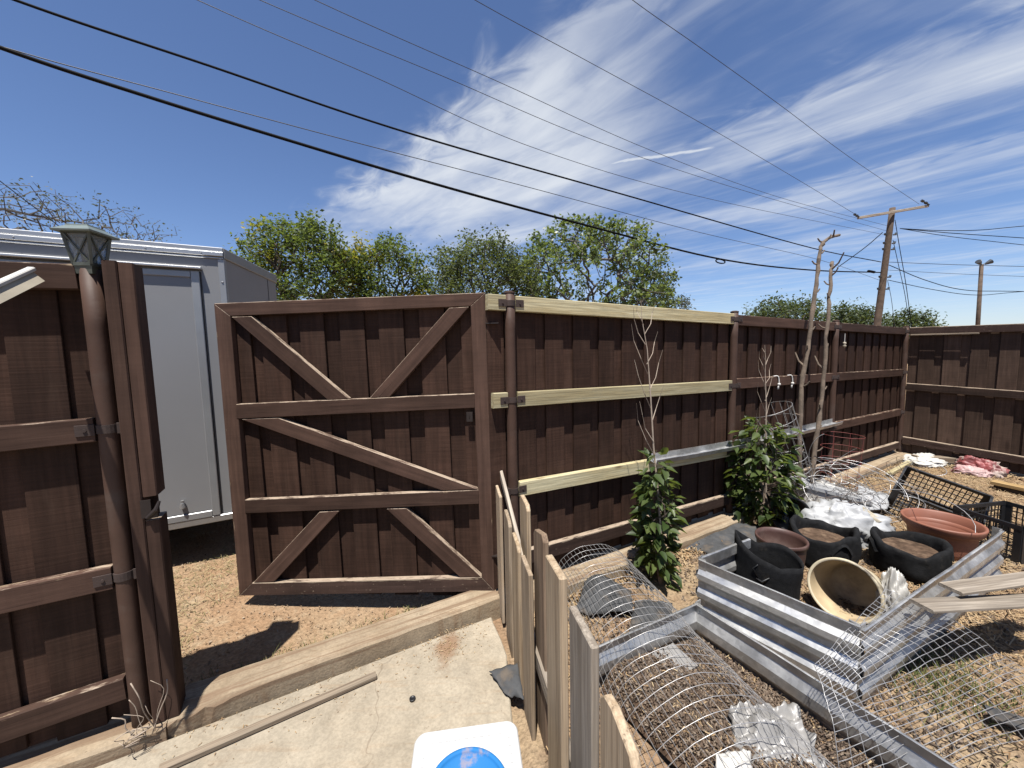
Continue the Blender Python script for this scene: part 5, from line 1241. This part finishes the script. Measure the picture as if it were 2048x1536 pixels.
yline([(1790, 440), (1800, 500), (1812, 570), (1824, 660)], 'guy wire running down the right side of the utility pole', .014, 18.3, 'cable', False)
yline([(1786, 480), (1797, 530), (1810, 590), (1820, 660)], 'second guy wire beside the utility pole', .012, 18.3, 'cable', False)
yline([(1775, 560), (1783, 600), (1790, 660)], 'short guy wire low on the utility pole', .010, 18.3, 'cable_thin', False)
yline([(-40, 330), (0, 362), (60, 408), (110, 446), (200, 520)], 'service cable slanting down behind the lantern', .008, 7.0, 'cable', False)
cl_ = PL(1441, 519, pA, NN); mb = MB()
mb.tube([cl_+Vector((math.cos(t)*.22, math.cos(t)*.12, .06*math.sin(t)-.06)) for t in [6.283*i/20 for i in range(20)]], .02, 6, False, True)
tag(mb.build('cable_coil', M['cable'], None, True), 'small coil of spare cable strapped under the thickest overhead cable', 'cable coil')
sp_ = PL(1752, 545, pA, NN); tag(MB().tube([sp_+DR*f for f in (-.9, -.8, -.2, -.1)], [.02, .06, .06, .02], 8).build('splice_sleeve', M['cable'], None, True), 'black splice sleeve where the thickest cable meets the pole', 'cable splice')

# neighbour's block wall seen through the slot by the hinge post
wl = thing('block_wall', FP(.6, 4.6, 0), 'pale block wall seen through the slot between gate and post', 'wall')
for i in range(8):
    for j in range(9):
        s0 = -1.6+.40*j+(.2 if i % 2 else 0); MB().beam(FP(s0+.2, 4.6, .10+.195*i), FP(s0+.59, 4.6, .10+.195*i), .185, .18, FACE, .006).build('block', M['white_board'] if i > 3 else M['curb'], wl)

# ------------------------------------------------------------------ ground cover
def scatter(name, n, sampler, L, W, mat, label, cat, seed, tilt=.35, lift=.004, zf=None):
    r = np.random.default_rng(seed); P_ = sampler(r, n); n = len(P_); z = (ground_h(P_[:, 0], P_[:, 1]) if zf is None else zf(P_[:, 0], P_[:, 1]))+lift+r.random(n)*lift*2
    a = r.uniform(0, 2*np.pi, n); t = r.normal(0, tilt, n); ro = r.normal(0, tilt*1.3, n); l = r.uniform(*L, n)*r.uniform(.5, 1.2, n); w = r.uniform(*W, n)
    d = np.stack([np.cos(a)*np.cos(t), np.sin(a)*np.cos(t), np.sin(t)], 1); s_ = np.stack([-np.sin(a)*np.cos(ro), np.cos(a)*np.cos(ro), np.sin(ro)], 1); nn_2 = np.cross(d, s_)
    C = np.stack([P_[:, 0], P_[:, 1], z+np.abs(np.sin(t))*l*.5], 1); l = l[:, None]; w = w[:, None]
    p0 = C-d*l*.5-s_*w*.4; p1 = C-d*l*.5+s_*w*.5; p2 = C+d*l*.5+s_*w*.35; p3 = C+d*l*.5-s_*w*.5; q0 = C+nn_2*w*.35-d*l*.3; q1 = C+nn_2*w*.35+d*l*.35
    V = np.stack([p0, p1, p2, p3, q0, q1], 1).reshape(-1, 3); b = np.arange(n)*6
    T = np.concatenate([np.stack([b+i, b+j, b+k_], 1) for i, j, k_ in ((0, 4, 1), (1, 4, 5), (1, 5, 2), (2, 5, 3), (3, 5, 4), (3, 4, 0))])
    o = put(name, mesh_from(name, V, T), M[mat]); return tag(o, label, cat, None, 'stuff')
DRn, NNn = np.array(DR), np.array(NN)
def fn_of(x, y): return -DR.y*(x+.041)+DR.x*(y-2.179)
def garden(x0, x1, y0, y1, dens=None, thr=.5, near=True):
    def f(r, n):
        out = []; tot = 0
        while tot < n:
            m = n*2; x = r.uniform(x0, x1, m); y = r.uniform(y0, y1, m)
            k_ = (fn_of(x, y) < -.16)&(x > .14-.19*(y-.905)+.05)&((x-CORN.x)*N2.x+(y-CORN.y)*N2.y < -.03)
            inbed = (((x-Q2.x)*-qd.x+(y-Q2.y)*-qd.y > 0)&((x-Q2.x)*-qd.x+(y-Q2.y)*-qd.y < .66)&((x-Q2.x)*ql.x+(y-Q2.y)*ql.y > 0)); k_ &= ~inbed
            if dens: k_ &= fbm(x*dens, y*dens, 17) > thr+r.normal(0, .06, m)
            if near: k_ &= r.random(m) < np.clip(1.9/np.maximum(y, .9), .25, 1)
            out.append(np.stack([x[k_], y[k_]], 1)); tot += k_.sum()
        return np.concatenate(out)[:n]
    return f
scatter('straw_mulch', 34000, garden(.1, 6.5, .7, 5.2, .9, .44), (.008, .075), (.0015, .0055), 'straw', 'straw and wood chip mulch strewn over the garden soil', 'mulch', 5, .3)
scatter('straw_mulch', 16000, garden(2.4, 6.5, 1.2, 5.0, None, .5, False), (.02, .07), (.003, .008), 'straw', 'thick yellow straw at the back right of the garden', 'mulch', 6, .3)
scatter('bark_chips', 8000, garden(.3, 3.6, .7, 3.0, 1.6, .46), (.010, .03), (.006, .013), 'chips', 'dark bark chips and clods on the garden soil', 'mulch', 7, .5)
def bedf(r, n):
    u = r.uniform(.02, .645, n); v = r.uniform(.03, 1.25, n); return np.stack([Q2.x-qd.x*u+ql.x*v, Q2.y-qd.y*u+ql.y*v], 1)
def bedz(x, y):
    return bed_soil(x, y)
scatter('bark_chips', 26000, bedf, (.004, .018), (.003, .010), 'chips', 'dark crumbly clods filling the low bed under the mesh', 'mulch', 8, .5, .004, bedz)
scatter('straw_mulch', 1100, bedf, (.01, .03), (.002, .005), 'straw', 'pale straw bits on the soil of the low bed', 'mulch', 18, .4, .006, bedz)
def alleyf(r, n):
    x = r.uniform(-3.2, .3, n*3); y = r.uniform(1.3, 5.0, n*3); k_ = fn_of(x, y) > .12; return np.stack([x[k_], y[k_]], 1)[:n]
scatter('pebbles', 9000, alleyf, (.005, .016), (.004, .010), 'pebble', 'small stones and clods on the alley dirt', 'stones', 9, .5)
def alley_s(r, n):
    p = alleyf(r, n*3); k_ = fbm(p[:, 0]*1.4, p[:, 1]*1.4, 4) > .52; return p[k_][:n]
scatter('dry_grass', 7000, alley_s, (.02, .07), (.0018, .0035), 'grass_dry', 'dead flattened grass bits on the alley dirt', 'grass', 10, .3)
def blades(name, pts, hgt, mat, label, seed, wid=.0035):
    r = np.random.default_rng(seed); n = len(pts); z = ground_h(pts[:, 0], pts[:, 1]); C = np.stack([pts[:, 0], pts[:, 1], z-.004], 1); a = r.uniform(0, 6.28, n); h = hgt*r.uniform(.35, 1.2, n); ln = r.uniform(.2, 1.1, n)
    d = np.stack([np.cos(a)*ln, np.sin(a)*ln, np.ones(n)], 1)*h[:, None]; s_ = np.stack([-np.sin(a), np.cos(a), np.zeros(n)], 1)*wid*.5; m_ = C+d*.5+np.array([0, 0, 1])*h[:, None]*.12
    V = np.stack([C-s_, C+s_, m_+s_*.8, m_-s_*.8, C+d], 1).reshape(-1, 3); b = np.arange(n)*5; T = np.concatenate([np.stack([b, b+1, b+2], 1), np.stack([b, b+2, b+3], 1), np.stack([b+3, b+2, b+4], 1)])
    return tag(put(name, mesh_from(name, V, T), M[mat]), label, 'grass', None, 'stuff')
r = np.random.default_rng(12); n = 7500
s_ = r.uniform(-1.75, -.05, n); o_ = .115+np.abs(r.normal(0, .075, n)); k_ = fbm(s_*4, o_*2, 6) > .42; pts = np.stack([-.041+DR.x*s_-DR.y*o_, 2.179+DR.y*s_+DR.x*o_], 1)[k_]
blades('grass_tuft', pts[::2], .045, 'grass_green', 'thin green grass along the outer edge of the curb', 3); blades('grass_tuft', pts[1::2], .045, 'grass_dry', 'dry grass along the outer edge of the curb', 4)
n = 1000; c_ = G(1870, 1360, 0); pts = np.stack([c_.x+r.normal(0, .16, n), c_.y+r.normal(0, .11, n)], 1); blades('grass_tuft', pts, .06, 'grass_green', 'patch of green weeds under the loose mesh beside the bed', 5)
def slabf(r, n):
    t = r.random(n)**2; s_ = r.uniform(-1.6, -.2, n); o_ = -.075-t*.22; a = np.stack([-.041+DR.x*s_-DR.y*o_, 2.179+DR.y*s_+DR.x*o_], 1); c_ = G(895, 1290, 0); b = np.stack([c_.x+r.normal(0, .045, n//3), c_.y+r.normal(0, .09, n//3)], 1); return np.concatenate([a[:n//2], b])
scatter('leaf_litter', 520, slabf, (.003, .016), (.0015, .004), 'straw', 'small leaf and dirt litter on the concrete slab', 'litter', 14, .12, .0015, lambda x, y: np.full(len(x), .019))

def footf(r, n):
    s2 = r.uniform(.15, 5.9, n); o2 = -.15-np.abs(r.normal(0, .05, n)); a = np.stack([-.041+DR.x*s2-DR.y*o2, 2.179+DR.y*s2+DR.x*o2], 1)
    s3 = r.uniform(.1, 3.0, n//2); o3 = -.06-np.abs(r.normal(0, .07, n//2)); b = np.stack([CORN.x+D2.x*s3+N2.x*o3, CORN.y+D2.y*s3+N2.y*o3], 1); return np.concatenate([a, b])
scatter('leaf_litter', 2200, footf, (.012, .045), (.006, .016), 'straw', 'dry leaves and straw drifted along the foot of the fences', 'litter', 24, .45, .006)
